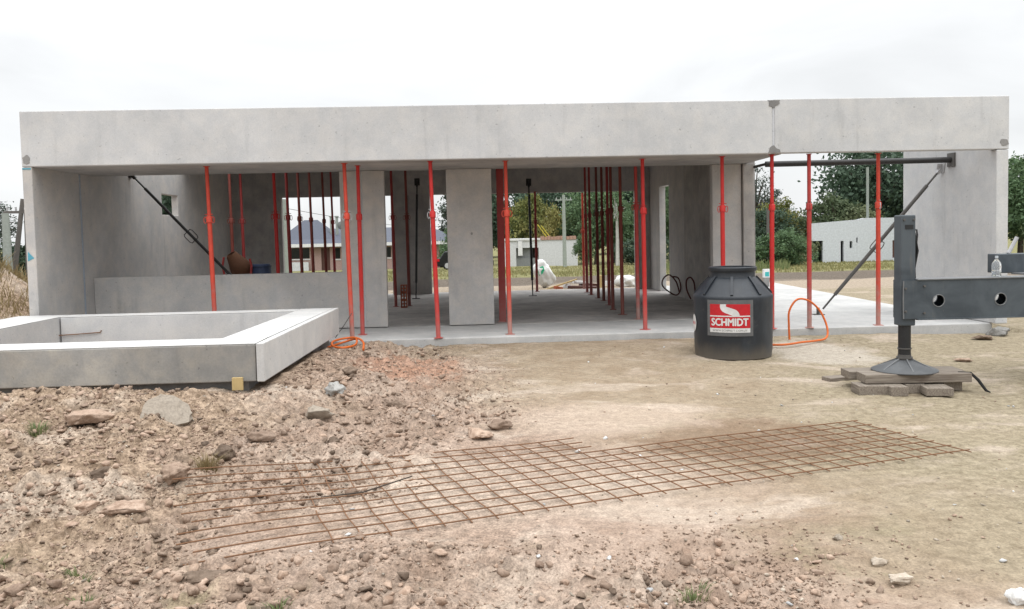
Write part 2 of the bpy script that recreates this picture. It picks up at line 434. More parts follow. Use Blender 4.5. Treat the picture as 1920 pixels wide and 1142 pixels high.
# ------------------------------------------------------------------ numpy noise and the lie of the land
def vnoise(x, y, seed=0):
    xi = np.floor(x).astype(np.int64); yi = np.floor(y).astype(np.int64)
    fx, fy = x - xi, y - yi
    fx = fx * fx * (3 - 2 * fx); fy = fy * fy * (3 - 2 * fy)
    def h(a, b):
        n = (a * 374761393 + b * 668265263 + seed * 2147001) & 0xffffffff
        n = ((n ^ (n >> 13)) * 1274126177) & 0xffffffff
        return ((n ^ (n >> 16)) & 0xffff) / 65535.0
    return (h(xi, yi) * (1 - fx) + h(xi + 1, yi) * fx) * (1 - fy) + (h(xi, yi + 1) * (1 - fx) + h(xi + 1, yi + 1) * fx) * fy
def fbm(x, y, seed=0, oct=4, gain=0.5):
    s = 0; a = 1; t = 0
    for i in range(oct):
        s = s + a * vnoise(x * 2 ** i + 13.7 * i, y * 2 ** i - 7.3 * i, seed + i); t += a; a *= gain
    return s / t
def sstep(a, b, x):
    t = np.clip((x - a) / (b - a), 0, 1); return t * t * (3 - 2 * t)
def cells(x, y, seed=0):
    """rounded lumps: each cell is a little dome of its own height"""
    xi = np.floor(x).astype(np.int64); yi = np.floor(y).astype(np.int64)
    best = np.full(np.shape(x), 9.0); val = np.zeros(np.shape(x))
    def h(a, b, k):
        n = (a * 374761393 + b * 668265263 + (seed * 31 + k) * 2147001) & 0xffffffff
        n = ((n ^ (n >> 13)) * 1274126177) & 0xffffffff
        return ((n ^ (n >> 16)) & 0xffff) / 65535.0
    for dx in (-1, 0, 1):
        for dy in (-1, 0, 1):
            a, b = xi + dx, yi + dy
            d = (a + h(a, b, 1) - x) ** 2 + (b + h(a, b, 2) - y) ** 2
            m_ = d < best; best = np.where(m_, d, best); val = np.where(m_, h(a, b, 3), val)
    return np.clip(1 - best * 1.3, 0, 1) ** .6 * (.15 + .85 * val ** 1.5)
def rubble(x, y):
    """how broken the ground is, 0 smooth sand .. 1 clods"""
    edge = -0.35 + 0.55 * sstep(5.6, 7.4, y) - 0.5 * sstep(9.4, 11.5, y) - 0.9 * sstep(5.6, 4.4, y) + 0.9 * (fbm(x * .8, y * .8, 5, 3) - .5)
    a = sstep(0.45, -0.55, x - edge)
    b = 0.75 * sstep(4.6, 3.95, y + 0.55 * (fbm(x * 1.3, y * 1.3, 9, 3) - .5)) * sstep(2.6, 0.8, x)
    return np.clip(np.maximum(a, b) + 0.05, 0, 1) * sstep(12.6, 11.6, y)
def ground(x, y, detail=True):
    x = np.asarray(x, float); y = np.asarray(y, float)
    z = -0.14 + 0.05 * sstep(10.3, 11.9, y) * sstep(7.5, 5.5, x)
    z = z + 0.222 * sstep(-0.55, -2.3, x) * sstep(4.2, 7.4, y) * sstep(12.2, 10.2, y) - 0.05 * sstep(7.75, 8.0, y) * sstep(-1.9, -2.1, x)         # spoil banked against the basin
    z = z + 0.05 * (fbm(x * .45, y * .45, 3, 3) - .5) * sstep(13, 11, y)
    z = z - 0.0235 * np.clip(y - 25, 0, 60) + 0.10 * sstep(26.5, 29.5, y) * sstep(40, 33, y)   # falls away behind the house
    z = z + 1.15 * np.exp(-((x + 9.3) / 1.25) ** 2 - ((y - 16.2) / 1.9) ** 2) * (0.7 + 0.6 * fbm(x * 1.3, y * 1.3, 21, 3))   # spoil heap
    z = z + 0.16 * sstep(-6.3, -7.2, x) * sstep(11, 14, y) * sstep(40, 30, y)
    under = ((x > -6.15) & (x < 8.1) & (y > 12.0) & (y < 22.0))
    z = np.where(under, np.minimum(z, -0.19), z)
    z = np.where((x > -6.0) & (x < -2.12) & (y > 8.1) & (y < 11.9), np.minimum(z, 0.02), z)
    if detail:
        R = rubble(x, y) * (.3 + .7 * sstep(.02, .6, np.hypot(np.maximum(x + 1.95, 0), np.maximum(8.0 - y, 0))))
        n1 = fbm(x * 3.2, y * 3.2, 31, 4, .55); n2 = fbm(x * 11, y * 11, 41, 4, .6)
        wx = x + .05 * (n2 - .5); wy = y + .05 * (n1 - .5)
        cb = cells(wx * 7.5, wy * 7.5, 1); cm = cells(wx * 17, wy * 17, 2)
        z = z + R * (0.22 * (fbm(x * 1.5, y * 1.5, 51, 3, .5) - .5) + 0.12 * (n1 - .5) + 0.04 * (n2 - .5) + 0.085 * (cb - .3) * sstep(.38, .6, n1) + 0.042 * (cm - .3)) + (1 - R) * (0.022 * (n1 - .5) + 0.010 * (n2 - .5)) * sstep(16, 11, y)
        z = z + 0.10 * (fbm(x * .7, y * .7, 71, 3) - .5) * sstep(22.3, 25, y) * sstep(70, 40, y)
    return z
def gz(x, y): return float(ground(np.array([x]), np.array([y]))[0])

# ground sheet (fine in front of the house, coarse out to the horizon)
def axis_pts():
    xs = np.concatenate([[-900, -500, -300, -180, -110, -75, -55], np.linspace(-42, -9, 56)[:-1], np.arange(-9, -5.2, .06), np.arange(-5.2, 5.4, .0175),
                         np.arange(5.4, 8.6, .05), np.linspace(8.7, 42, 56), [55, 75, 110, 180, 300, 500, 900]])
    ys = [-60, -25, -8, 0, 1.5, 2.3]; y = 2.7
    while y < 12.3: ys.append(y); y += max(.0034 * y, .010)
    ys = np.concatenate([ys, np.arange(12.3, 22, .25), np.arange(22, 34, .12), np.linspace(34.3, 90, 90), [100, 120, 160, 240, 400, 700, 1200]])
    return xs, np.array(ys)
xs, ys = axis_pts()
GX, GY = np.meshgrid(xs, ys)
GZ = ground(GX, GY)
nx, ny = len(xs), len(ys)
ii = np.arange(ny - 1)[:, None] * nx + np.arange(nx - 1)[None, :]
quads = np.stack([ii, ii + 1, ii + nx + 1, ii + nx], -1).reshape(-1, 4)

t = NT('site_ground', 0.95, 0.12)
P = t.tc()
sp = t.new('ShaderNodeSeparateXYZ'); t.link(P, sp.inputs[0]); px, py = sp.outputs[0], sp.outputs[1]
big = t.noise(0.55, 5, 0.6, P, 0.5); mid = t.noise(2.6, 6, 0.65, P, 0.3); sm = t.noise(14, 5, 0.7, P); fi = t.noise(70, 4, 0.75, P)
clay = t.mix(t.ramp(mid, 0.3, 0.7), (0.258, 0.184, 0.138), (0.37, 0.286, 0.228))
clay = t.mix(t.ramp(big, 0.52, 0.72), clay, (0.20, 0.15, 0.112))
sand = t.mix(t.ramp(mid, 0.35, 0.7), (0.245, 0.188, 0.130), (0.308, 0.250, 0.182))
olive = t.mix(t.ramp(sm, 0.3, 0.7), (0.222, 0.183, 0.123), (0.285, 0.243, 0.172))
f_sand = t.ramp(t.math('ADD', px, t.math('MULTIPLY_ADD', big, 2.6, t.math('MULTIPLY_ADD', py, 0.34, -4.1))), -0.6, 1.1)
loam = t.mix(t.ramp(sm, 0.3, 0.7), (0.22, 0.155, 0.105), (0.345, 0.262, 0.192))
f_loam = t.ramp(t.math('ADD', px, t.math('MULTIPLY', t.noise(1.1, 5, 0.65, t.mapv(loc=(2, 8, 0)), 0.5), 3.0)), 0.35, -0.85)
clay = t.mix(f_loam, clay, loam)
c = t.mix(f_sand, clay, sand)
f_ol = t.ramp(t.math('ADD', t.math('MULTIPLY', px, 0.9), t.math('MULTIPLY_ADD', big, 3.0, t.math('MULTIPLY', py, -0.06))), 2.6, 4.6)
c = t.mix(f_ol, c, olive)
# pale dry crust patches
pale = t.noise(0.8, 5, 0.6, t.mapv((1, 1.6, 1), (3.1, 1.7, 0)), 0.7)
c = t.mix(t.math('MULTIPLY', t.ramp(pale, 0.50, 0.66), 0.7), c, (0.42, 0.35, 0.285))
# damp dark soil specks and rust-brown stains
dk = t.noise(5.5, 6, 0.72, t.mapv((1, 1.3, 1), (7, 2, 0)), 0.5)
c = t.mix(t.math('MULTIPLY', t.ramp(dk, 0.58, 0.72), 0.55), c, (0.135, 0.092, 0.062))
gr = t.noise(1.4, 5, 0.65, t.mapv(loc=(11, 4, 0)))
nearf = t.ramp(t.math('ADD', py, t.math('MULTIPLY', gr, 2.0)), 6.2, 4.6)
c = t.mix(t.math('MULTIPLY', t.math('MULTIPLY', t.ramp(gr, 0.52, 0.66), nearf), 0.5), c, (0.15, 0.15, 0.075))
# shaped stains: brown soil on the mesh, pale spill by the tank, orange earth near the slab
def spot(cx, cy, rx, ry, lo=.55, hi=1.15):
    dx = t.math('MULTIPLY', t.math('SUBTRACT', px, cx), 1 / rx); dy = t.math('MULTIPLY', t.math('SUBTRACT', py, cy), 1 / ry)
    d = t.math('SQRT', t.math('ADD', t.math('MULTIPLY', dx, dx), t.math('MULTIPLY', dy, dy)))
    return t.ramp(t.math('ADD', d, t.math('MULTIPLY_ADD', mid, 1.6, -.8)), hi, lo)
c = t.mix(t.math('MULTIPLY', spot(1.95, 6.25, 1.0, .75), .62), c, (0.175, 0.115, 0.075))
c = t.mix(t.math('MULTIPLY', spot(4.35, 10.6, .75, 1.1), .7), c, (0.43, 0.385, 0.33))
c = t.mix(t.math('MULTIPLY', spot(-.75, 10.0, .7, .9), .5), c, (0.34, 0.165, 0.10))
c = t.mix(t.math('MULTIPLY', spot(.2, 5.3, 1.5, .75), .55), c, (0.44, 0.36, 0.29))
c = t.mix(t.math('MULTIPLY', spot(1.1, 7.2, .9, .7), .6), c, (0.44, 0.355, 0.285))
# behind the house: pale sand, then a bank of dark mud, then meadow
wob = t.math('MULTIPLY', t.noise(0.35, 4, 0.6, P), 4.0)
yb = t.math('ADD', py, wob)
f_mud = t.ramp(yb, 27.6, 28.8)
f_mea = t.ramp(yb, 32.4, 33.8)
bsand = t.mix(t.ramp(sm, 0.3, 0.7), (0.255, 0.205, 0.15), (0.34, 0.285, 0.225))
mud = t.mix(t.ramp(sm, 0.3, 0.7), (0.088, 0.07, 0.055), (0.15, 0.125, 0.10))
mea = t.mix(t.ramp(mid, 0.3, 0.7), (0.12, 0.125, 0.05), (0.25, 0.225, 0.11))
c = t.mix(t.ramp(py, 21.0, 22.5), c, bsand)
c = t.mix(f_mud, c, mud)
c = t.mix(f_mea, c, mea)
v1 = t.math('MULTIPLY', t.ramp(sm, 0.28, 0.72, 0.68, 1.22), t.ramp(fi, 0.28, 0.72, 0.60, 1.34))
v2 = t.math('MULTIPLY', t.ramp(sm, 0.28, 0.72, 0.85, 1.13), t.ramp(fi, 0.28, 0.72, 0.76, 1.22))
smooth_f = t.ramp(t.math('ADD', px, t.math('MULTIPLY', big, 1.2)), 0.6, 1.8)
v = t.math('ADD', t.math('MULTIPLY', v1, t.math('SUBTRACT', 1.0, smooth_f)), t.math('MULTIPLY', v2, smooth_f))
v = t.math('MULTIPLY', v, t.ramp(t.noise(33, 2, 0.5, t.mapv(loc=(5, 9, 0))), 0.70, 0.77, 1.0, 0.55))
t.color(t.val(c, v))
t.bump(t.math('ADD', t.math('MULTIPLY', sm, 1.2), t.math('MULTIPLY', fi, 0.55)), 0.6, 0.016)
M['ground'] = t.m
g_ob = link('ground', fast_mesh('ground', np.stack([GX, GY, GZ], -1).reshape(-1, 3), quads, 'ground', True))
struct(g_ob)

# ------------------------------------------------------------------ the concrete house shell
FY, WY, BY = 11.92, 13.65, 21.42          # fascia face, front wall face, back wall face
house = thing('concrete_house', (0.8, 16.5, 0), 'unfinished grey concrete house shell with long fascia and open porch', 'house')
# floors
f_in = MB().prism([(-6.09, 13.76), (4.62, 13.76), (4.62, 21.9), (-6.09, 21.9)], -0.18, 0.0)
f_in.build('floor_slab', 'slab_in', house, bevel=0.008)
f_po = MB().prism([(-6.12, 12.0), (7.53, 12.06), (8.05, 22.6), (4.65, 22.3), (4.65, 13.70), (-6.12, 13.70)], -0.18, 0.0)
o = f_po.build('floor_slab', 'slab', house, bevel=0.012); o['label'] = 'pale porch and carport floor slab with a straight front edge'
MB().box(-6.1, 4.66, 13.70, 13.76, -0.18, -0.05).build('floor_joint', 'mortar', house)
# fascia in two lengths with sealed joint
MB().box(-6.09, 4.245, FY, FY + .15, 2.5, 3.25).build('fascia_panel', 'conc', house, bevel=0.012)
MB().box(4.275, 7.67, FY, FY + .15, 2.505, 3.262).build('fascia_panel', 'conc', house, bevel=0.012)
MB().box(4.245, 4.275, FY + .006, FY + .12, 2.51, 3.24).build('joint_seal', 'sealant', house)
def blob(cx, cz, rx, rz, y, seed, flat=None):
    rr = random.Random(seed); k = 16; p = []
    for i in range(k):
        a = 6.2832 * i / k; q = rr.uniform(.75, 1.1)
        x, z = cx + rx * q * math.cos(a), cz + rz * q * math.sin(a)
        if flat == 'up': z = min(z, cz)
        if flat == 'down': z = max(z, cz)
        p.append((x, z))
    return MB().prism(p, y - .006, y + .02, 1)
blob(4.262, 3.245, .095, .11, FY, 1, 'up').build('mortar_patch', 'mortar', house)
blob(4.262, 2.512, .085, .10, FY, 2, 'down').build('mortar_patch', 'mortar', house)
blob(-6.02, 2.60, .055, .065, FY, 3).build('mortar_patch', 'mortar', house)
blob(7.60, 2.60, .065, .06, FY, 4).build('mortar_patch', 'mortar', house)
# soffit, upper front wall, roof with an open bay by the left wall
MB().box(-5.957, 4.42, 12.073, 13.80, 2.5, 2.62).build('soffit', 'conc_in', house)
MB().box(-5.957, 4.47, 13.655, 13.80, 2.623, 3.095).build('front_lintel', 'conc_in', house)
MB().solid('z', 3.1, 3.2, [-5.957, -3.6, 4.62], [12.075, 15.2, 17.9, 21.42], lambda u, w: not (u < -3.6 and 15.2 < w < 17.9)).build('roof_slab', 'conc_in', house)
# left wall, with a small window and a notch under the fascia
MB().solid('x', -6.09, -5.96, [11.925, 12.075, 16.75, 17.65, 21.57], [0.0, 1.97, 2.37, 2.497, 3.25],
           lambda u, w: not (u < 12.07 and w > 2.497) and not (16.75 < u < 17.65 and 1.97 < w < 2.37)).build('side_wall', 'conc_pier', house, bevel=0.01)
MB().box(-5.958, -5.944, 13.30, 13.325, 0.0, 2.497).build('blue_joint', 'blue_joint', house)
# front wall panels
MB().solid('y', WY, WY + .15, [-5.9585, -2.09, -1.755], [0.012, 0.905, 2.497], lambda u, w: not (u < -2.09 and w > .9)).build('low_wall_panel', 'conc_pier', house, bevel=0.008)
MB().box(-1.755, -1.735, WY + .012, WY + .13, 0.015, 2.495).build('joint_seal', 'sealant', house)
MB().box(-1.735, -1.39, WY, WY + .15, 0.012, 2.497).build('pier', 'conc_pier', house, bevel=0.008)
MB().box(-.41, .31, WY - .02, WY + .15, 0.012, 2.497).build('pier', 'conc_pier', house, bevel=0.008)
MB().box(3.87, 4.345, WY, WY + .15, 0.003, 2.497).build('pier', 'conc_pier', house, bevel=0.008)
MB().box(4.36, 4.53, WY - .05, WY + .15, 0.003, 2.497).build('pier', 'conc_in', house, bevel=0.008)
blob(-.02, 1.47, .02, .025, WY - .02, 8).build('lifting_anchor', 'mortar', house)
# right inner wall in two panels, with door opening
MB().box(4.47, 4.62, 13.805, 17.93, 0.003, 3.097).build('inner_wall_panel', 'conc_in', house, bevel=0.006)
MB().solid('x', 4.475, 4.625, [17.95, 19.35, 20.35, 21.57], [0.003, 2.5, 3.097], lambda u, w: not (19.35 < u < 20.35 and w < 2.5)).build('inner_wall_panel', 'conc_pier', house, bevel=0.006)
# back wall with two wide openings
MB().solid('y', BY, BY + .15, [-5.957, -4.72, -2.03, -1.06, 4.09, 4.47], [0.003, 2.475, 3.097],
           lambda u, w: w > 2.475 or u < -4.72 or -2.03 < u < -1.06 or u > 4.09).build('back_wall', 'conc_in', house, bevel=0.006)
MB().box(-1.62, -1.58, BY - .006, BY - .0005, 0.02, 2.47).build('panel_joint', 'mortar', house)
# right end wall of the carport
MB().solid('x', 7.49, 7.668, [11.925, 12.075, 14.58], [0.003, 2.5, 3.0], lambda u, w: not (u < 12.07 and w > 2.5)).build('end_wall', 'conc', house, bevel=0.012)
# blue setting-out mark on the wall end
MB().prism([(-6.07, 1.22), (-5.985, 1.26), (-6.065, 1.35)], 11.9215, 11.9245, 1).build('chalk_mark', 'blue_chalk', house)
MB().box(-6.085, -5.97, 11.9205, 11.9245, 2.465, 2.485).build('chalk_mark', 'blue_chalk', house)

# ------------------------------------------------------------------ concrete basin, front left
basin = thing('concrete_basin', (-4, 10, 0.12), 'low rectangular concrete basin with wide white rim at the left', 'basin')
MB().box(-6.6, -2.058, 8.03, 8.52, 0.12, 0.47).build('front_wall', 'conc_face', basin, bevel=0.01)
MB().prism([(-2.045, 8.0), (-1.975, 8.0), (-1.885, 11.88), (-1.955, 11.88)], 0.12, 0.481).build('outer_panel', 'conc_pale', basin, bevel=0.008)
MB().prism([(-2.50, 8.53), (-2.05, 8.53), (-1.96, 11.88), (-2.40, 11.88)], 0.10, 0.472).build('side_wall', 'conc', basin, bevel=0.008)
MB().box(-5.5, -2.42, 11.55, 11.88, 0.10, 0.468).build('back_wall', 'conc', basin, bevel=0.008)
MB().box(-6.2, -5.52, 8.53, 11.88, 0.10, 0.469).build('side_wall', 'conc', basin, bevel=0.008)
MB().box(-6.6, -2.058, 8.035, 8.52, 0.4715, 0.479).build('rim_lit_top', 'conc_pale', basin, bevel=.003)  # thin paler skin over the same concrete, brightening the lit rim tops
MB().prism([(-2.50, 8.53), (-2.052, 8.53), (-1.962, 11.88), (-2.40, 11.88)], 0.4735, 0.480).build('rim_lit_top', 'conc_pale', basin, bevel=.003)
MB().box(-5.5, -2.42, 11.55, 11.88, 0.4695, 0.478).build('rim_lit_top', 'conc_pale', basin, bevel=.003)
MB().box(-6.2, -5.52, 8.53, 11.88, 0.4705, 0.478).build('rim_lit_top', 'conc_pale', basin, bevel=.003)
MB().box(-6.5, -2.16, 8.14, 8.5, -0.12, 0.119).build('gap_block', 'mortar', basin)  # hidden dark block, added so no light shows through the gap below
MB().prism([(-2.40, 8.53), (-2.12, 8.53), (-2.03, 11.86), (-2.34, 11.86)], -0.12, 0.099).build('gap_block', 'mortar', basin)  # same added blocker under the right side wall
solo(MB().box(-2.27, -2.17, 7.97, 8.0, 0.05, 0.17), 'wooden_stake', 'pine', 'short yellow wooden stake against the basin front face', 'stake', loc=(-2.22, 7.985, 0.03), bevel=.004)
solo(MB().tube([(-5.94, 11.53, .235), (-5.6, 11.535, .232), (-5.3, 11.53, .245), (-4.98, 11.535, .262), (-4.97, 11.54, .29)], .007, 6), 'iron_rod', 'rust', 'thin rusty iron rod on the inner face of the basin', 'rod', loc=(-5.5, 11.53, .24), smooth=True)
solo(MB().tube([(-1.95, 11.93, 0.06), (-1.83, 11.92, .22), (-1.71, 11.92, .40)], .006, 6), 'iron_rod', 'grey_steel', 'thin bent iron rod sticking up behind the basin corner', 'rod', loc=(-1.95, 11.93, .0), smooth=True)

# ------------------------------------------------------------------ steel props
def prop_parts(H, nut):
    P = {}
    P['base_plate'] = MB().box(-.06, .06, -.06, .06, 0, .008).mesh('base_plate', 'red')
    P['outer_tube'] = MB().tube([(0, 0, .008), (0, 0, nut)], .0325, 14).mesh('outer_tube', 'red', True)
    P['inner_tube'] = MB().tube([(0, 0, nut), (0, 0, H - .008)], .0265, 12).mesh('inner_tube', 'red', True)
    P['head_plate'] = MB().box(-.038, .038, -.038, .038, H - .008, H - .001).mesh('head_plate', 'red')
    P['collar_nut'] = MB().lathe([(.0325, -.06), (.044, -.055), (.044, .02), (.038, .035), (.0265, .04)], 14, (0, 0, nut)).mesh('collar_nut', 'red', True)
    ring = [(.036 + .019 * (1 - math.cos(a)), -.012, nut - .02 + .045 * math.sin(a)) for a in np.linspace(0.3, 5.98, 14)]
    ring2 = [(-p[0], p[1], p[2]) for p in ring]
    P['pin_handle'] = MB().tube(ring, .005, 6).tube(ring2, .005, 6).tube([(-.055, -.012, nut + .06), (.055, -.012, nut + .06)], .006, 6).mesh('pin_handle', 'red', True)
    return P
PROP_S = prop_parts(2.5, 1.76); PROP_T = prop_parts(3.098, 1.86); PROP_M = prop_parts(2.472, 1.5)
def prop(x, y, mat, label, lean=(0, 0), tall=False, group=None, rot=0.0, kit=None, handle=None):
    o = thing('steel_prop', (x, y, 0), label, 'prop', group)
    dz = 1 / math.sqrt(1 + lean[0] ** 2 + lean[1] ** 2)
    o.rotation_mode = 'QUATERNION'
    o.rotation_quaternion = Vector((0, 0, 1)).rotation_difference(Vector((lean[0], lean[1], 1))) @ Matrix.Rotation(rot, 3, 'Z').to_quaternion()
    for n, me in (kit or (PROP_T if tall else PROP_S)).items():
        c = bpy.data.objects.new(n, me); col.objects.link(c); c.parent = o
        c.material_slots[0].link = 'OBJECT'; c.material_slots[0].material = M[handle if n == 'pin_handle' and handle else mat]
    return o
G = 'steel props along the porch edge'
prop(-3.70, 12.30, 'orange_red', 'orange red prop standing alone behind the concrete basin', (-.018, .012), group=G)
prop(-1.745, 12.14, 'orange_red', 'orange red prop with chalky foot, left one of the pair beside the basin', (-.02, .03), group=G, rot=.5, handle='zinc')
prop(-1.675, 12.72, 'red', 'bright red prop, right one of the pair beside the basin', (.005, -.03), group=G, rot=1.5)
prop(-.525, 12.06, 'red', 'bright red prop between the two middle piers at the slab edge', (-.022, .03), group=G, rot=.15, handle='zinc')
prop(.50, 12.27, 'orange_red', 'orange red prop with pale pink foot just right of the central pier', (-.005, .015), group=G, rot=.2)
prop(2.50, 12.41, 'red', 'bright red prop alone before the right half of the wide opening', (-.006, -.01), group=G, rot=.8)
prop(3.61, 12.22, 'red', 'bright red prop rising behind the black water tank', (0, 0), group=G, rot=.0)
prop(4.285, 12.10, 'red', 'red prop with dark head under the fascia joint', (.003, -.005), group=G, rot=.9)
prop(4.83, 12.09, 'faded_red', 'faded pinkish red prop, second from the left under the carport fascia', (-.003, -.01), group=G, rot=1.2, handle='dark_red')
prop(5.88, 12.16, 'orange_red', 'orange red prop, rightmost one beside the steel stabilizer', (-.003, -.005), group=G, rot=1.4, handle='zinc')
G = 'interior props behind the wide opening'
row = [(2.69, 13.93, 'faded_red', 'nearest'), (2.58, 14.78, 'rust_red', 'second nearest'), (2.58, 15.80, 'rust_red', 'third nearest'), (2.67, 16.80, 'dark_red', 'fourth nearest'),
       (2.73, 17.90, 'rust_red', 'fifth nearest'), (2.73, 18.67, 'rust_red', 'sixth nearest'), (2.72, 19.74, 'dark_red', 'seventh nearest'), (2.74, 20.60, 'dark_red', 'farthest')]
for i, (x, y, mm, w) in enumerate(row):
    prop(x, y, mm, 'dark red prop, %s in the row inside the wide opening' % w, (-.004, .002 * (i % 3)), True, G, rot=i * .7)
prop(2.84, 21.95, 'orange_red', 'thin orange red prop outdoors, just beyond the back wall opening', (-.003, 0), group=G, kit=PROP_M)
prop(1.57, 21.30, 'dark_red', 'dark red prop in the back opening beside the black brace', (-.002, 0), group=G, kit=PROP_S)
G = 'interior props behind the low wall'
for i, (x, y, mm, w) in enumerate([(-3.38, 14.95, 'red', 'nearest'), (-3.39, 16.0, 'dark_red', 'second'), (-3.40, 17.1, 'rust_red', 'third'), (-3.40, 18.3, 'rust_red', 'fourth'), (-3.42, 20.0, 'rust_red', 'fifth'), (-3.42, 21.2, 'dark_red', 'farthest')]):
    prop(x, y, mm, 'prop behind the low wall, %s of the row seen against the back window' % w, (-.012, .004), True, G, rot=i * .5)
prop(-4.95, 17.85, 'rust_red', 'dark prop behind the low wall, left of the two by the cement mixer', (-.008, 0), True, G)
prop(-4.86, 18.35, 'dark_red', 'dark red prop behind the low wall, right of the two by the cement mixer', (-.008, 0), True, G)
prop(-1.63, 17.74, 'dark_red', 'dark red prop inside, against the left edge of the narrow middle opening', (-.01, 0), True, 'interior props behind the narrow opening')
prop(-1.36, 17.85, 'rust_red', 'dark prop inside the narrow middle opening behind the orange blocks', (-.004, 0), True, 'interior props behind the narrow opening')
# tall red steel channel standing inside, next to the central pier
ch = thing('steel_channel', (.47, 14.05, 0), 'broad dark red steel channel standing inside right of the central pier', 'steel post')
MB().box(.40, .515, 14.03, 14.045, .012, 3.095).build('web', 'dark_red', ch)
MB().box(.40, .412, 14.046, 14.10, .012, 3.095).build('flange', 'dark_red', ch)
MB().box(.503, .515, 14.046, 14.10, .012, 3.095).build('flange', 'dark_red', ch)
MB().box(.37, .545, 14.0, 14.13, .001, .012).build('foot_plate', 'faded_red', ch)

# ------------------------------------------------------------------ push-pull braces and the horizontal strut
def brace(a, b, label, nrm, mat='black_steel', r=.026, hand=0.55, group='diagonal wall braces'):
    a, b = Vector(a), Vector(b); d = (b - a).normalized(); L = (b - a).length
    o = thing('wall_brace', b, label, 'brace', group)
    p1 = a + d * .12; p2 = b - d * .12; q = a + d * L * .38
    MB().tube([p1 + d * .25, q, p2 - d * .30], r, 12).build('brace_tube', mat, o, True)
    MB().tube([p1, p1 + d * .26], r * .55, 10).build('threaded_rod', mat, o, True)
    MB().tube([p2, p2 - d * .31], r * .55, 10).build('threaded_rod', mat, o, True)
    nrm = Vector(nrm); s = d.cross(nrm).normalized()
    rot = Matrix((s, nrm.cross(s), nrm)).transposed()
    MB().obox(a - nrm * -.008, (.13, .18, .012), rot).obox(a + nrm * .05, (.012, .09, .09), rot).obox(a + d * .09, (.05, .05, .09), Matrix((s, d.cross(s), d)).transposed()).build('wall_shoe', 'zinc' if mat == 'grey_steel' else mat, o)
    MB().box(b.x - .09, b.x + .09, b.y - .07, b.y + .07, .001, .012).obox(b + Vector((0, 0, .06)), (.02, .09, .12), Matrix.Identity(3)).build('floor_shoe', mat, o)
    h = a + d * L * hand; n = d.cross(s).normalized()
    MB().tube([h - d * .10 - n * .0, h - d * .10 + n * .08, h - d * .06 + n * .10, h + d * .06 + n * .10, h + d * .10 + n * .08, h + d * .10], .008, 6).tube(
        [h - d * .10, h - d * .10 - n * .06, h - d * .06 - n * .075, h + d * .06 - n * .075, h + d * .10 - n * .06, h + d * .10], .008, 6).build('crank_handle', mat, o, True)
    return o
brace((-5.958, 15.25, 2.66), (-3.55, 15.30, .0), 'black diagonal brace from the left wall down behind the low wall', (1, 0, 0), hand=.42)
brace((7.488, 13.32, 2.37), (5.70, 13.9, .0), 'worn grey diagonal brace from the end wall to the carport slab', (-1, 0, 0), 'grey_steel', r=.03, hand=.52)
brace((1.42, 21.415, 2.74), (1.36, 19.85, .0), 'black brace with square shoe, upright in the wide back opening', (0, -1, 0), r=.03, hand=.2)
brace((-1.36, 21.415, 2.80), (-1.36, 19.9, .0), 'black brace on the dark back wall behind the narrow opening', (0, -1, 0), r=.03, hand=.2)
st = thing('strut', (6, 13.08, 2.45), 'long black horizontal steel strut between pier and end wall', 'strut')
MB().tube([(4.545, 13.08, 2.44), (7.465, 13.06, 2.455)], .045, 16).build('strut_tube', 'black_steel', st, True)
MB().box(7.465, 7.488, 12.96, 13.16, 2.35, 2.56).build('end_plate', 'grey_steel', st)
MB().box(4.531, 4.545, 13.03, 13.78, 2.42, 2.46).build('end_plate', 'black_steel', st)

# ------------------------------------------------------------------ water tank with printed sheet
TX, TY, TR = 3.258, 10.62, .475
TZ = -.15
tank = thing('water_tank', (TX, TY, TZ), 'black plastic water tank with a red and white printed sheet', 'water tank')
body = [(.02, .0), (TR - .03, .0), (TR - .006, .012), (TR - .004, .05), (TR + .004, .10), (TR + .008, .40), (TR + .012, .70), (TR + .016, .752), (TR + .012, .775), (TR - .005, .79)]
MB().lathe(body, 72, (TX, TY, TZ)).build('tank_body', 'tank', tank, True)
cone = [(TR - .005, .79), (.40, .87), (.30, .985), (.275, 1.0)]
cn = MB().lathe(cone, 72, (TX, TY, TZ)).build('tank_shoulder', 'tank', tank, True)
neck = [(.275, 1.0), (.272, 1.005), (.272, 1.07), (.292, 1.075), (.298, 1.09), (.298, 1.118), (.285, 1.128), (.262, 1.122), (.258, 1.05), (.258, .9), (.3, .8)]
MB().lathe(neck, 72, (TX, TY, TZ)).build('tank_neck', 'tank', tank, True)
for k in range(8):
    a = math.radians(-90 + 22.5 + k * 45 + 4)
    ca, sa = math.cos(a), math.sin(a); nrm = Vector((-sa, ca, 0))
    pts = []
    for (r, z) in [(TR - .004, .792), (.385, .90), (.285, 1.005)]:
        pts.append((r, z))
    mb = MB(); v = []
    for r, z in pts:
        for s_, lift in ((-1, -.012), (-1, .014), (1, .014), (1, -.012)):
            w = .016
            v.append(Vector((TX + ca * (r + lift * .55), TY + sa * (r + lift * .55), TZ + z + lift * .85)) + nrm * s_ * w)
    f = [(i * 4 + j, i * 4 + (j + 1) % 4, i * 4 + 4 + (j + 1) % 4, i * 4 + 4 + j) for i in range(2) for j in range(4)] + [(0, 1, 2, 3), (8, 9, 10, 11)]
    mb.add(v, f).build('rib', 'tank', tank)
A0 = math.atan2(-TY, -TX) + math.radians(-4.5)     # sheet faces the camera side
SR = TR + .013
def curved(poly_fn_pts, faces, lift):
    """sheet coordinates (s metres sideways, h height) wrapped round the tank"""
    mb = MB(); v = []
    for s_, h in poly_fn_pts:
        a = A0 + s_ / SR
        v.append((TX + (SR + lift) * math.cos(a), TY + (SR + lift) * math.sin(a), TZ + h))
    return mb.add(v, faces)
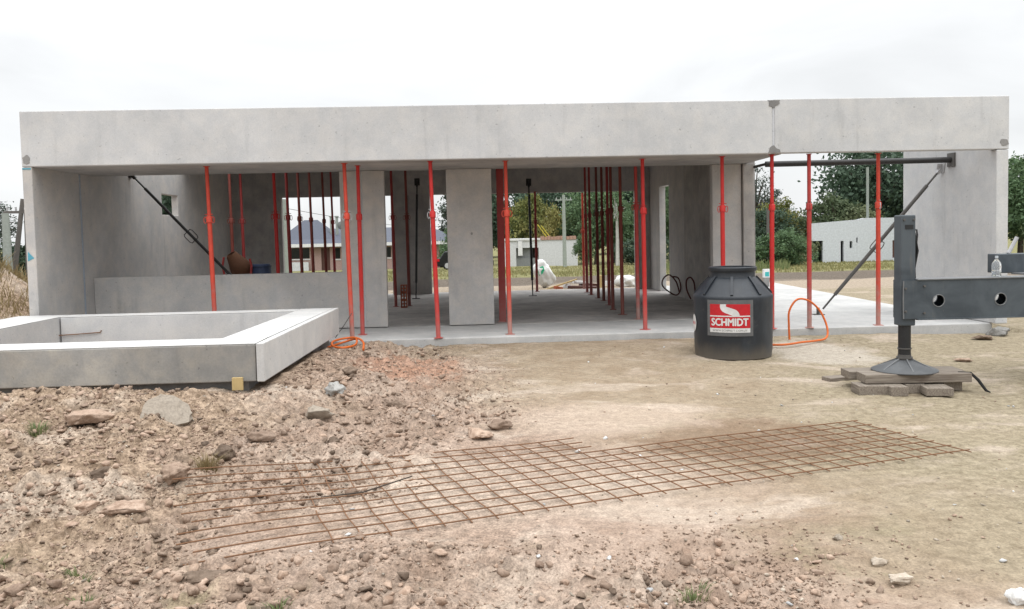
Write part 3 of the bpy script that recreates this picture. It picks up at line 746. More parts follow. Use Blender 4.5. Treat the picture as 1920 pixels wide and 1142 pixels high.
def curved_rect(s0, s1, h0, h1, lift, n=16, tilt=0.0):
    pts = []; f = []
    for i in range(n + 1):
        s_ = s0 + (s1 - s0) * i / n
        pts += [(s_, h0 + tilt * s_), (s_, h1 + tilt * s_)]
    f = [(2 * i, 2 * i + 2, 2 * i + 3, 2 * i + 1) for i in range(n)]
    return curved(pts, f, lift)
HC = .525
sheet = curved_rect(-.285, .285, HC - .225, HC + .215, .004).build('printed_sheet', 'sign_grey', tank)
curved_rect(-.245, .245, HC - .125, HC + .165, .0055).build('print_red', 'sign_red', sheet)
curved_rect(-.245, .245, HC + .012, HC + .026, .0068).build('print_line', 'sign_white', sheet)
curved_rect(-.245, .245, HC - .18, HC - .128, .0062).build('print_strip', 'sign_white', sheet)
# white winding road emblem
cl = smooth2 = [(-.070, .185), (-.078, .135), (-.055, .103), (.0, .082), (.055, .060), (.074, .030), (.070, .0)]
P2 = []
for i in range(len(cl) - 1):
    a_, b_, c_, d_ = cl[max(i - 1, 0)], cl[i], cl[i + 1], cl[min(i + 2, len(cl) - 1)]
    for k in range(8):
        u = k / 8
        P2.append(tuple(.5 * (2 * b_[q] + (c_[q] - a_[q]) * u + (2 * a_[q] - 5 * b_[q] + 4 * c_[q] - d_[q]) * u * u + (3 * b_[q] - a_[q] - 3 * c_[q] + d_[q]) * u ** 3) for q in (0, 1)))
pp = []
for i in range(len(P2)):
    p0, p1 = P2[max(i - 1, 0)], P2[min(i + 1, len(P2) - 1)]
    tx_, ty_ = p1[0] - p0[0], p1[1] - p0[1]; L_ = math.hypot(tx_, ty_); w = .034 + .010 * i / len(P2)
    for sg in (1, -1): pp.append((P2[i][0] + sg * ty_ / L_ * w, HC + min(max(P2[i][1] - sg * tx_ / L_ * w, .020), .165)))
curved(pp, [(2 * i, 2 * i + 1, 2 * i + 3, 2 * i + 2) for i in range(len(P2) - 1)], .0075).build('road_emblem', 'sign_white', sheet)
def text_mesh(s, size, width):
    cu = bpy.data.curves.new('lettering', 'FONT'); cu.body = s; cu.size = size; cu.align_x = 'CENTER'; cu.align_y = 'CENTER'; cu.resolution_u = 3
    ob = bpy.data.objects.new('lettering', cu); col.objects.link(ob)
    dg = bpy.context.evaluated_depsgraph_get(); me = bpy.data.meshes.new_from_object(ob.evaluated_get(dg))
    bpy.data.objects.remove(ob)
    v = [tuple(p.co) for p in me.vertices]; f = [tuple(p.vertices) for p in me.polygons]
    bpy.data.meshes.remove(me)
    x0 = min(p[0] for p in v); x1 = max(p[0] for p in v); k = width / (x1 - x0); xm = (x0 + x1) / 2
    y0 = min(p[1] for p in v); y1 = max(p[1] for p in v); ym = (y0 + y1) / 2
    return [((p[0] - xm) * k, p[1] - ym) for p in v], f
tv, tf = text_mesh('SCHMIDT', .125, .44)
allp = []; allf = []
for dx, dy in ((0, 0), (.005, 0), (-.005, 0), (0, .004), (0, -.004)):           # thickened strokes
    o_ = len(allp); allp += [(p[0] + dx, p[1] + dy + HC - .052) for p in tv]; allf += [tuple(i + o_ for i in q) for q in tf]
for i, (p, nlay) in enumerate([(0, 0)]): pass
lay = MB()
k0 = len(tv)
for L in range(5):
    seg = allp[L * k0:(L + 1) * k0]; lay_mb = curved(seg, tf, .0075 + .0002 * L); lay.add(lay_mb.v, lay_mb.f)
lay.build('lettering', 'sign_white', sheet)
tv, tf = text_mesh('WWW.SCHMIDT.COM.UY', .034, .42)
curved([(p[0], p[1] + HC - .155) for p in tv], tf, .0075).build('lettering', 'sign_ink', sheet)
# round sticker on the left flank
pts = [(0, 0)] + [(.085 * math.cos(a), .11 * math.sin(a)) for a in np.linspace(0, 6.2832, 25)[:-1]]
a_s = -.60
stk = curved([(a_s + p[0], .43 + p[1]) for p in pts], [(0, i, i % 24 + 1) for i in range(1, 25)], .003).build('round_sticker', 'sign_white', tank)
pts = [(-.05, -.018), (.05, -.018), (.05, .018), (-.05, .018)]
curved([(a_s + p[0], .43 + p[1]) for p in pts], [(0, 1, 2, 3)], .0045).build('sticker_print', 'sign_red', stk)

# ------------------------------------------------------------------ steel stabilizer leg with its timber packing
SX, SY = 4.178, 8.10
leg = thing('stabilizer_leg', (SX, SY, 0), 'dark grey steel stabilizer leg with crossbeam on timber packing', 'stabilizer')
MB().box(SX - .072, SX + .072, SY - .075, SY + .075, .475, 1.545).build('leg_post', 'trailer', leg, bevel=.012)
MB().box(SX - .035, SX + .045, SY - .079, SY - .0755, 1.41, 1.45).build('rating_plate', 'ram', leg)
def plate_holes(y0, y1, x0, x1, z0, z1, holes, r):
    import bmesh
    bm = bmesh.new(); E = []
    def loop(pts):
        vs = [bm.verts.new((x, y0, z)) for x, z in pts]
        for i in range(len(vs)): E.append(bm.edges.new((vs[i], vs[(i + 1) % len(vs)])))
    loop([(x0, z0), (x1, z0), (x1, z1), (x0, z1)])
    for hx, hz in holes: loop([(hx + r * math.cos(a), hz + r * math.sin(a)) for a in np.linspace(0, 6.2832, 25)[:-1]])
    bmesh.ops.triangle_fill(bm, use_beauty=True, use_dissolve=False, edges=E)
    res = bmesh.ops.extrude_face_region(bm, geom=list(bm.faces))
    bmesh.ops.translate(bm, verts=[v for v in res['geom'] if isinstance(v, bmesh.types.BMVert)], vec=(0, y1 - y0, 0))
    bm.verts.index_update()
    mb = MB(); mb.v = [tuple(v.co) for v in bm.verts]; mb.f = [tuple(v.index for v in f.verts) for f in bm.faces]; bm.free()
    return mb
BX1 = 7.2
tl = -.0235                                   # beam droops slightly to the right
cb = plate_holes(SY - .10, SY - .088, SX - .062, BX1, .545, .915, [(4.462, .715), (5.075, .715), (5.69, .715), (6.3, .715)], .056).build('crossbeam', 'trailer', leg)
plate_holes(SY + .088, SY + .10, SX - .062, BX1, .545, .915, [(4.50, .735), (5.125, .735), (5.75, .735), (6.36, .735)], .056).build('back_web', 'trailer', cb)
MB().box(SX + .0725, BX1, SY - .112, SY + .112, .9155, .928).build('top_flange', 'trailer_edge', cb, bevel=.003)
MB().box(SX + .0725, BX1, SY - .108, SY + .108, .532, .5445).build('bottom_flange', 'trailer', cb, bevel=.003)
for hx in (4.462, 5.075): MB().tube([(hx + .058 * math.cos(a), SY - .1, .715 + .058 * math.sin(a)) for a in np.linspace(0, 6.2832, 29)[:-1]], .005, 6, closed=True).build('hole_rim', 'trailer_edge', cb, True)
for bx, bz in ((SX - .045, 1.50), (SX + .05, 1.50), (SX - .045, .62), (SX - .045, .84), (SX + .14, .86), (SX + .14, .60)):
    MB().tube([(bx, SY - .118 if bx > SX + .1 or bz < .9 else SY - .09, bz), (bx, SY - .0755, bz)], .011, 6).build('bolt_head', 'grey_steel', leg)
MB().tube([(SX - .062, SY - .102, .548), (SX - .066, SY - .104, .73), (SX - .062, SY - .102, .912)], .007, 6).build('weld_seam', 'trailer_edge', leg, True)
MB().tube([(SX, SY, .19), (SX, SY, .475)], .058, 24).build('ram', 'ram', leg, True)
MB().tube([(SX, SY, .245), (SX, SY, .255)], .066, 24).tube([(SX, SY, .10), (SX, SY, .19)], .062, 20).tube([(SX, SY, .15), (SX, SY, .168)], .075, 20).build('ram_collar', 'grey_steel', leg, True)
foot = MB().lathe([(.0, .030), (.30, .030), (.305, .04), (.30, .048), (.10, .125), (.07, .14), (0, .14)], 40, (SX, SY, 0)).build('foot_pad', 'trailer_foot', leg, True)
for k in range(6):
    a = math.radians(60 * k + 20); ca, sa = math.cos(a), math.sin(a); n = Vector((-sa, ca, 0)) * .006
    v = []
    for s_ in (-1, 1):
        for r, z in ((.055, .05), (.285, .052), (.055, .16)): v.append(Vector((SX + ca * r, SY + sa * r, z)) + n * s_)
    MB().add(v, [(0, 1, 2), (3, 5, 4), (0, 3, 4, 1), (1, 4, 5, 2), (2, 5, 3, 0)]).build('foot_rib', 'trailer_edge', leg)
MB().tube([(SX + .073, SY + .02, 1.40), (SX + .13, SY + .02, 1.40), (SX + .135, SY + .02, 1.35), (SX + .10, SY + .02, .93)], .009, 8).build('hose_bracket', 'ram', leg, True)
MB().tube([(SX + .085, SY - .02, 1.37), (SX + .112, SY - .03, 1.2), (SX + .085, SY - .02, 1.03), (SX + .09, SY - .02, .93)], .012, 8).build('hydraulic_hose', 'tyre', leg, True)
MB().box(5.31, BX1, 8.42, 8.6, .94, 1.135).build('chassis_rail', 'trailer', leg, bevel=.008)
MB().box(5.45, BX1, 8.215, 8.42, .929, .945).build('chassis_plate', 'trailer_edge', leg)
MB().tube([(5.47, 8.5, 1.136), (5.56, 8.5, 1.30)], .02, 8).build('grab_handle', 'zinc', leg, True)
for x in (6.2,): MB().box(x, x + .5, 8.2, 8.75, -.1, .531).build('axle_block', 'trailer', leg, bevel=.02)

G = 'timber packing under the stabilizer'
def plank(c, d, rz, label, mat='plank', ry=0.0):
    R = (Matrix.Rotation(rz, 3, 'Z') @ Matrix.Rotation(ry, 3, 'Y'))
    o = solo(MB().box(-d[0] / 2, d[0] / 2, -d[1] / 2, d[1] / 2, 0, d[2]), 'timber_block', mat, label, 'timber', G, (0, 0, 0), bevel=.006)
    o.location = c; o.rotation_euler = R.to_euler(); return o
G0 = -.145
plank((SX + .02, SY - .13, G0 + .095), (1.0, .24, .085), math.radians(-4), 'long weathered plank in front under the stabilizer foot')
plank((SX + .03, SY + .125, G0 + .096), (1.10, .24, .076), math.radians(-5), 'long weathered plank behind under the stabilizer foot')
plank((SX - .42, SY - .18, G0 + .0), (.24, .30, .088), math.radians(83), 'reddish bottom timber block at the left end of the packing')
plank((SX - .23, SY - .22, G0 + .0), (.34, .16, .09), math.radians(86), 'bottom timber block next to the reddish one under the stabilizer')
plank((SX - .03, SY - .12, G0 + .0), (.30, .18, .088), math.radians(90), 'bottom timber block below the middle of the stabilizer foot')
plank((SX + .13, SY - .30, G0 + .005), (.33, .24, .075), math.radians(80), 'pale timber block jutting forward from under the planks')
plank((SX + .38, SY + .0, G0 + .0), (.40, .18, .09), math.radians(88), 'dark bottom timber block at the right end of the packing')
plank((SX - .40, SY + .55, G0 + .0), (.34, .15, .04), math.radians(12), 'thin flat board lying behind the stabilizer packing')
strap = solo(MB().tube([(SX + .42, SY - .20, .03), (SX + .52, SY - .24, .03), (SX + .56, SY - .3, -.03), (SX + .60, SY - .36, -.12), (SX + .63, SY - .38, -.135)], [.012, .014, .016, .014, .006], 6),
             'rubber_strap', 'tyre', 'dark frayed rubber strap hanging off the right end of the planks', 'strap', loc=(SX + .5, SY - .25, -.14), smooth=True)

bt = thing('plastic_bottle', (5.07, 8.06, .928), 'clear plastic bottle standing on the steel crossbeam', 'bottle')
MB().lathe([(.0, .002), (.040, .002), (.043, .012), (.041, .05), (.043, .055), (.041, .06), (.043, .10), (.040, .13), (.018, .165), (.013, .168), (.013, .185)], 24, (5.07, 8.06, .928)).build('bottle_body', 'bottle', bt, True)
MB().lathe([(.0, .203), (.015, .203), (.015, .183), (.0, .183)], 16, (5.07, 8.06, .928)).build('bottle_cap', 'bottle_cap', bt, True)

# ------------------------------------------------------------------ hoses and ropes
def smooth_path(pts, n=8):
    P = [Vector(p) for p in pts]; out = []
    for i in range(len(P) - 1):
        a, b, c, d = P[max(i - 1, 0)], P[i], P[i + 1], P[min(i + 2, len(P) - 1)]
        for k in range(n):
            t_ = k / n
            out.append(.5 * ((2 * b) + (c - a) * t_ + (2 * a - 5 * b + 4 * c - d) * t_ ** 2 + (3 * b - a - 3 * c + d) * t_ ** 3))
    return out + [P[-1]]
solo(MB().tube(smooth_path([(4.36, 11.62, -.12), (4.352, 11.62, .1), (4.36, 11.62, .30), (4.47, 11.63, .45), (4.62, 11.62, .44), (4.76, 11.60, .32), (4.84, 11.56, .15), (4.85, 11.5, .0), (4.78, 11.42, -.075),
                            (4.6, 11.30, -.085), (4.35, 11.15, -.08), (4.05, 11.0, -.085), (3.8, 11.1, -.09)]), .014, 10), 'orange_hose', 'orange_hose', 'orange hose standing up in a loop right of the water tank', 'hose', 'orange hoses', (4.5, 11.5, -.1), True)
def onground(pts, lift): return [(x, y, gz(x, y) + lift + dz) for x, y, dz in pts]
solo(MB().tube(smooth_path(onground([(-1.93, 11.2, .0), (-1.86, 11.5, .02), (-1.70, 11.60, .06), (-1.58, 11.35, .07), (-1.55, 11.0, .02), (-1.66, 10.75, .01), (-1.80, 10.85, .03), (-1.86, 11.15, .06), (-1.78, 11.42, .09), (-1.60, 11.40, .09), (-1.46, 11.1, .02), (-1.42, 10.8, .0)], .03)), .014, 10),
     'orange_hose', 'orange_hose', 'coiled orange hose on the soil at the basin corner', 'hose', 'orange hoses', (-1.7, 11.2, -.05), True)
def rope(pts, label):
    solo(MB().tube(smooth_path(pts), .016, 8), 'lifting_rope', 'rope', label, 'rope', 'lifting ropes on the inner wall', pts[0], True)
rope([(4.44, 18.3, .12), (4.36, 18.25, .35), (4.20, 18.2, .50), (4.06, 18.15, .42), (4.03, 18.1, .28), (4.18, 18.15, .14), (4.36, 18.2, .06), (4.45, 18.2, .2), (4.40, 18.2, .42), (4.28, 18.2, .46)], 'dark red rope loop at the foot of the inner wall, left one')
rope([(4.45, 17.0, .10), (4.43, 17.0, .38), (4.35, 16.98, .50), (4.27, 16.98, .44), (4.28, 17.0, .25), (4.36, 17.0, .06)], 'dark red rope loop at the foot of the inner wall, right one')

# ------------------------------------------------------------------ welded rebar mesh on the ground
O = Vector((-1.30, 4.14, 0)); U = Vector((.9465, .3227, 0)); V_ = Vector((-.3227, .9465, 0))
mesh_o = thing('rebar_mesh', (O.x, O.y, -.13), 'flat rusty welded rebar mesh lying across the foreground soil', 'rebar mesh')
def mpt(u, v):
    w = .006 * math.sin(u * 2.1 + v) + .003 * math.sin(u * 5.3 + 1.7 * v)
    p = O + U * u + V_ * (v + w + .035 * math.sin(u * .9 + .5) )
    zb = float(ground(np.array([p.x]), np.array([p.y]), False)[0]); zd = gz(p.x, p.y)
    z = zb + .026 + .004 * math.sin(u * 3.1 + v * 2.2) + .012 * max(0, 1 - max(u, 0) / .8)
    return Vector((p.x, p.y, z))
CELL = .15
for j in range(11):
    u1 = 4.96 if j < 8 else 2.66
    u0 = -.14 + .05 * math.sin(j * 1.9)
    k = int((u1 - u0) / .12)
    MB().tube([mpt(u0 + (u1 - u0) * i / k, j * CELL) for i in range(k + 1)], .0046, 5).build('rod', 'rust', mesh_o, True)
for i in range(4, 34):
    u = -.02 + i * CELL
    v1 = (10 if u < 2.64 else 7) * CELL
    rr = random.Random(i); v0 = -.035 * rr.random() - .02; k = int((v1 - v0) / .09)
    MB().tube([mpt(u + .006 * math.sin(q), v0 + (v1 + .03 - v0) * q / k) + Vector((0, 0, -.006)) for q in range(k + 1)], .0042, 5).build('rod', 'rust', mesh_o, True)
solo(MB().tube([(-.93, 4.98, gz(-.93, 4.98) + .05), (-.70, 5.10, gz(-.7, 5.1) + .045), (-.42, 5.33, gz(-.42, 5.33) + .055)], [.003, .005, .004], 6), 'dry_stick', 'bark', 'dark thin stick lying on the left half of the rebar mesh', 'stick', loc=(-.7, 5.1, -.1), smooth=True)

# ------------------------------------------------------------------ stones and clods
def ico(sub):
    import bmesh
    bm = bmesh.new(); bmesh.ops.create_icosphere(bm, subdivisions=sub, radius=1.0)
    v = np.array([list(p.co) for p in bm.verts]); f = np.array([[q.index for q in p.verts] for p in bm.faces]); bm.free(); return v, f
def lump(sub, seed, rough=.28, cuts=5):
    """broken angular lump: convex hull of random points, split and roughened"""
    import bmesh
    r_ = np.random.default_rng(seed)
    n = {0: 8, 1: 11, 2: 15, 3: 20, 4: 22}[sub]
    p = r_.normal(size=(n, 3)); p /= np.linalg.norm(p, axis=1)[:, None]; p *= r_.uniform(.72, 1.08, (n, 1))
    bm = bmesh.new()
    for q in p: bm.verts.new(q)
    g = bmesh.ops.convex_hull(bm, input=bm.verts)
    bmesh.ops.delete(bm, geom=[e for e in set(g['geom_interior'] + g['geom_unused']) if isinstance(e, bmesh.types.BMVert)], context='VERTS')
    bmesh.ops.triangulate(bm, faces=bm.faces)
    if sub >= 2: bmesh.ops.subdivide_edges(bm, edges=bm.edges, cuts={2: 1, 3: 3, 4: 6}[sub], use_grid_fill=True)
    bmesh.ops.triangulate(bm, faces=bm.faces)
    bm.verts.index_update()
    v = np.array([list(q.co) for q in bm.verts]); f = np.array([[k.index for k in q.verts] for q in bm.faces]); bm.free()
    if sub >= 2:
        k = fbm(v[:, 0] * 2.6 + seed, v[:, 1] * 2.6 + v[:, 2] * 2.1, seed, 4, .6) + fbm(v[:, 2] * 2.6 - seed, v[:, 0] * 1.7 + 5, seed + 3, 4, .6) - 1
        v = v * (1 + k * (.5 if sub == 2 else .42))[:, None]
    return v, f
def stone(x, y, size, label, mat='clod', seed=0, flat=.6, stretch=1.0, rz=None, sink=.25, group='larger stones and clods in the rubble', tilt=0.0, name='earth_clod', cat='clod'):
    v, f = lump(4, seed + 100, .07, 16)
    rr = random.Random(seed)
    S = np.array([size / 2 * stretch, size / 2, size / 2 * flat]); v = v * S
    R = np.array(Matrix.Rotation(rz if rz is not None else rr.uniform(0, 6.28), 3, 'Z') @ Matrix.Rotation(tilt, 3, 'X'))
    v = v @ R.T
    n2 = fbm(v[:, 0] * 45 + seed, v[:, 1] * 45 + v[:, 2] * 33, 3, 4, .6) - .5
    v += v / np.linalg.norm(v, axis=1)[:, None] * (n2 * size * .12)[:, None]
    me = fast_mesh(name, v, f, mat, False)
    o = link(name, me); o.location = (x, y, gz(x, y) + size * .5 * flat * (1 - 2 * sink) + (.0 if not tilt else size * .1))
    return tag(o, label, cat, group)
def slab_stone():
    poly = [(-.20, -.10), (-.13, -.16), (.02, -.17), (.15, -.12), (.20, -.02), (.17, .07), (.05, .16), (-.05, .17), (-.14, .09), (-.19, .0)]
    import bmesh
    mb = MB().prism(poly, -.045, .045)
    bm = bmesh.new(); vs = [bm.verts.new(p) for p in mb.v]
    for q in mb.f: bm.faces.new([vs[i] for i in q])
    bmesh.ops.triangulate(bm, faces=bm.faces)
    bmesh.ops.subdivide_edges(bm, edges=bm.edges, cuts=5, use_grid_fill=True)
    for v in bm.verts:
        n_ = float(fbm(np.array([v.co.x * 14 + 3]), np.array([v.co.y * 14 + v.co.z * 20]), 5, 4)[0]) - .5
        e_ = 1 - min(1, (abs(v.co.x) / .2) ** 2 + (abs(v.co.y) / .17) ** 2)
        v.co.z += n_ * .035 + .03 * e_ * (.4 if v.co.z > 0 else -1); v.co.x += n_ * .05; v.co.y -= n_ * .02
    me = bpy.data.meshes.new('stone'); bm.to_mesh(me); bm.free(); me.materials.append(M['stone_pale'])
    o = link('stone', me); o.location = (-2.43, 6.72, gz(-2.43, 6.72) + .06); o.rotation_euler = (math.radians(30), math.radians(8), math.radians(24)); o.scale = (.95, 1.15, .8)
    tag(o, 'large pale flat slab of stone leaning in the rubble below the basin', 'stone', 'larger stones and clods in the rubble')
slab_stone()
stone(-2.98, 6.62, .30, 'wide mossy rock with shaded hollow left of the pale slab', 'clod', 2, .5, 1.3, .1, .1, name='rock', cat='stone')
stone(-1.30, 7.84, .20, 'grey block of stone at the top of the rubble near the basin corner', 'stone_grey', 3, .7, 1.1, .3, .15, name='stone', cat='stone')
stone(-1.37, 7.22, .25, 'flat tan rock perched just below the grey block', 'stone_pale', 4, .55, 1.2, .1, .1, name='stone', cat='stone')
stone(-1.93, 5.48, .20, 'rounded tan rock at the left end of the rebar mesh', 'clod', 5, .8, 1.1, .4, .2, name='stone', cat='stone')
stone(-1.58, 6.26, .17, 'small ochre rock in the rubble above the rebar mesh', 'clod', 6, .55, 1.4, .1, .2, name='stone', cat='stone')
stone(-.02, 6.62, .23, 'long brown clod above the middle of the mesh, left of two', 'clod', 7, .45, 1.5, .1, .25)
stone(.18, 6.90, .17, 'brown clod above the middle of the mesh, right of two', 'clod', 8, .6, 1.3, .3, .2)
stone(-.75, 7.93, .18, 'dark clod in the middle of the upper rubble', 'clod_dark', 9, .6, 1.2, .2, .2)
stone(-1.30, 8.80, .17, 'grey brown clod beside the basin side wall', 'clod_dark', 10, .7, 1.1, .9, .15)
stone(-.91, 8.16, .20, 'brown clod right of the grey block in the upper rubble', 'clod', 11, .55, 1.3, 2.0, .2)
stone(2.215, 3.37, .105, 'white stone in the bottom right corner', 'stone_white', 13, .9, 1.0, .4, .15, name='stone', cat='stone')
stone(1.86, 3.62, .10, 'flat greenish grey stone left of the white corner stone', 'stone_pale', 14, .5, 1.3, .2, .2, name='stone', cat='stone')
stone(1.87, 3.86, .075, 'small pale stone above the greenish grey stone at bottom right', 'stone_pale', 15, .6, 1.2, .5, .2, name='stone', cat='stone')
stone(-1.30, 3.98, .15, 'long dark log shaped clod in the lower left foreground', 'clod_dark', 16, .6, 1.8, .35, .25)
stone(-1.78, 6.0, .18, 'dark rough clod beside the dry grass tuft', 'clod_dark', 17, .8, 1.0, .6, .2)
stone(-1.10, 6.5, .10, 'single small dark clod above the far edge of the mesh', 'clod_dark', 18, .8, 1.0, .1, .2)
stone(-2.42, 5.60, .17, 'dark clod in the rubble left of the rounded rock', 'clod_dark', 20, .6, 1.3, .3, .2)
stone(-2.32, 5.12, .15, 'brown clod at the left edge below the dark clod', 'clod', 21, .6, 1.2, .2, .2)
stone(-1.98, 4.78, .19, 'broad brown clod with dark underside at lower left', 'clod', 22, .5, 1.5, .3, .15)
stone(1.80, 4.15, .05, 'tiny pale pebble below the right part of the mesh', 'stone_pale', 29, .7, 1.2, .4, .2, name='stone', cat='stone')
stone(7.45, 11.80, .30, 'dark broken lump of concrete at the slab corner by the stabilizer', 'stone_grey', 30, .55, 1.3, .2, .2, name='stone', cat='stone')
stone(5.62, 9.55, .17, 'flat brown stone on the sand right of the timber packing', 'clod', 31, .35, 1.4, .1, .2, name='stone', cat='stone')
stone(7.0, 11.4, .22, 'dark flat lump below the slab corner at the right', 'clod_dark', 32, .4, 1.5, .2, .2)

def scatter(name, n, smin, smax, fn, mat, label, sub=1, power=2.6, seed=1, variants=14, box=(-5.4, 5.4, 2.9, 11.8), flat=(.45, .85), cat='rubble', facet=True):
    r_ = np.random.default_rng(seed)
    L = [lump(sub, seed * 50 + i, .26, 5) for i in range(variants)]
    k = int(n * 14)
    X = r_.uniform(box[0], box[1], k); Y = np.exp(r_.uniform(np.log(box[2]), np.log(box[3]), k))
    ok = (r_.random(k) < fn(X, Y)) & ~((X < -1.9) & (Y > 7.95)) & ~((Y > 11.85)) & (np.abs(X) < Y * .75 + .8)
    ok &= ((X - TX) ** 2 + (Y - TY) ** 2 > .55 ** 2)
    X, Y = X[ok][:n], Y[ok][:n]; k = len(X)
    S = smin + (smax - smin) * r_.random(k) ** power
    Z = ground(X, Y)
    ph = r_.uniform(0, 6.2832, k); FL = r_.uniform(flat[0], flat[1], k); ST = r_.uniform(.8, 1.5, k); tl_ = r_.normal(0, .25, k)
    VV = []; FF = []; o_ = 0
    for i in range(k):
        v, f = L[i % variants]
        c_, s_ = math.cos(ph[i]), math.sin(ph[i]); h = S[i] / 2
        x = v[:, 0] * h * ST[i]; y = v[:, 1] * h; z = v[:, 2] * h * FL[i] + x * tl_[i]
        VV.append(np.stack([X[i] + x * c_ - y * s_, Y[i] + x * s_ + y * c_, Z[i] + z + h * FL[i] * .45], 1)); FF.append(f + o_); o_ += len(v)
    o = link(name, fast_mesh(name, np.concatenate(VV), np.concatenate(FF), mat, not facet))
    struct(o, 'stuff'); o['label'] = label; o['category'] = cat
    return o
def patchy(x, y, s=2): return sstep(.35, .62, fbm(x * 1.6, y * 1.6, s, 3))
scatter('clod_rubble', 5200, .014, .075, lambda x, y: np.clip(rubble(x, y) - .25, 0, 1) * (.12 + .88 * patchy(x, y, 77)), 'clod', 'brown clods and lumps of dug earth in the left foreground', 2, 2.4, 11)
scatter('dark_clod_rubble', 1500, .014, .075, lambda x, y: np.clip(rubble(x, y) - .25, 0, 1) * patchy(x, y, 87), 'clod_dark', 'dark damp clods scattered among the brown rubble', 2, 3.0, 12)
scatter('gravel', 44000, .005, .028, lambda x, y: np.clip(rubble(x, y) - .04, 0.004, 1) * (.15 + .85 * patchy(x, y, 97)), 'clod', 'fine gravel and crumbs of soil over the foreground', 0, 2.0, 13, cat='gravel')
scatter('pale_gravel', 2600, .007, .03, lambda x, y: .07 + .8 * rubble(x, y) * patchy(x, y, 17), 'stone_pale', 'pale chips of stone strewn over the soil', 1, 3.0, 14, cat='gravel')
scatter('white_chips', 120, .012, .045, lambda x, y: .5 + 0 * x, 'stone_white', 'small white chips of plaster lying on the soil', 1, 3.0, 15, cat='chips')

# ------------------------------------------------------------------ grass and weeds
def grass(name, P, hmin, hmax, w, mat, label, seed=1, spread=.5, cat='grass'):
    r_ = np.random.default_rng(seed); k = len(P)
    h = r_.uniform(hmin, hmax, k); a = r_.uniform(0, 6.2832, k); b = r_.uniform(0, 6.2832, k); ln = r_.uniform(.1, spread, k) * h
    d = np.stack([np.cos(a), np.sin(a), 0 * a], 1) * w
    tip = P + np.stack([np.cos(b) * ln, np.sin(b) * ln, h], 1)
    mid_ = P + np.stack([np.cos(b) * ln * .35, np.sin(b) * ln * .35, h * .6], 1)
    Vv = np.stack([P - d / 2, P + d / 2, mid_ + d * .35, mid_ - d * .35, tip], 1).reshape(-1, 3)
    i = np.arange(k)[:, None] * 5
    Fv = np.concatenate([i + np.array([0, 1, 2]), i + np.array([0, 2, 3]), i + np.array([3, 2, 4])])
    o = link(name, fast_mesh(name, Vv, Fv, mat)); struct(o, 'stuff'); o['label'] = label; o['category'] = cat; return o
def spots(n, x0, x1, y0, y1, seed, dens=None):
    r_ = np.random.default_rng(seed); X = r_.uniform(x0, x1, n); Y = r_.uniform(y0, y1, n)
    if dens is not None: k = r_.random(n) < dens(X, Y); X, Y = X[k], Y[k]
    return np.stack([X, Y, ground(X, Y) - .01], 1)
grass('meadow_grass', spots(46000, -26, 34, 31.0, 60, 3, lambda x, y: .2 + .8 * patchy(x * .3, y * .3, 4)), .03, .15, .05, 'field_grass', 'dry yellow green meadow grass beyond the mud bank', 3)
grass('tall_weeds', spots(5000, 9, 19.0, 37, 48, 5, lambda x, y: (.1 + .9 * patchy(x * .25, y * .25, 14)) * (x < .375 * y)), .12, .55, .06, 'green_grass', 'tall green weeds growing left of the white flat building', 5)
grass('heap_grass', spots(16000, -12.5, -6.9, 13.0, 20, 7, lambda x, y: np.exp(-((x + 9.4) / 1.5) ** 2 - ((y - 16) / 2.2) ** 2) * (.25 + .75 * patchy(x * 1.2, y * 1.2, 24))), .08, .36, .018, 'dry_grass', 'dry straw grass covering the spoil heap at the left edge', 7, 1.4)
def tuft(x, y, n, rad, hmin, hmax, mat, label, name='grass_tuft', seed=1, w=.006, spread=1.2):
    r_ = np.random.default_rng(seed); a = r_.uniform(0, 6.28, n); q = rad * r_.random(n) ** .7
    X, Y = x + q * np.cos(a), y + q * np.sin(a); P_ = np.stack([X, Y, ground(X, Y) - .005], 1) - np.array([x, y, gz(x, y)])
    h = r_.uniform(hmin, hmax, n); ln = r_.uniform(.2, spread, n) * h; d = np.stack([-np.sin(a), np.cos(a), 0 * a], 1) * w
    tip = P_ + np.stack([np.cos(a) * ln, np.sin(a) * ln, h], 1); md = P_ + np.stack([np.cos(a) * ln * .3, np.sin(a) * ln * .3, h * .65], 1)
    Vv = np.stack([P_ - d / 2, P_ + d / 2, md + d * .4, md - d * .4, tip], 1).reshape(-1, 3); i = np.arange(n)[:, None] * 5
    Fv = np.concatenate([i + np.array([0, 1, 2]), i + np.array([0, 2, 3]), i + np.array([3, 2, 4])])
    o = link(name, fast_mesh(name, Vv, Fv, mat)); o.location = (x, y, gz(x, y)); return tag(o, label, 'plant', 'small tufts on the soil')
tuft(-1.83, 5.78, 140, .07, .05, .13, 'dry_grass', 'straw coloured dry grass tuft at the left end of the mesh', seed=2)
tuft(-3.3, 6.5, 90, .08, .03, .09, 'green_grass', 'greenish tuft in the rubble at the left edge', seed=3)
tuft(-1.9, 4.05, 60, .06, .02, .06, 'green_grass', 'small green tuft in the lower left corner, upper one', seed=4)
tuft(-1.75, 3.75, 70, .07, .02, .06, 'green_grass', 'small green tuft in the lower left corner, lower one', seed=5)
tuft(-.85, 3.52, 50, .05, .02, .05, 'green_grass', 'small green weed at the bottom edge, left of the middle', seed=6)
tuft(.88, 3.44, 70, .07, .02, .07, 'green_grass', 'green weed at the bottom edge, right of the middle', seed=7)
tuft(-2.28, 11.35, 50, .05, .03, .10, 'dry_grass', 'dry tuft growing inside the basin near the right rim', seed=8)
tuft(-2.45, 4.3, 60, .09, .02, .06, 'green_grass', 'faint green tuft outside the mesh at the left edge', seed=9)

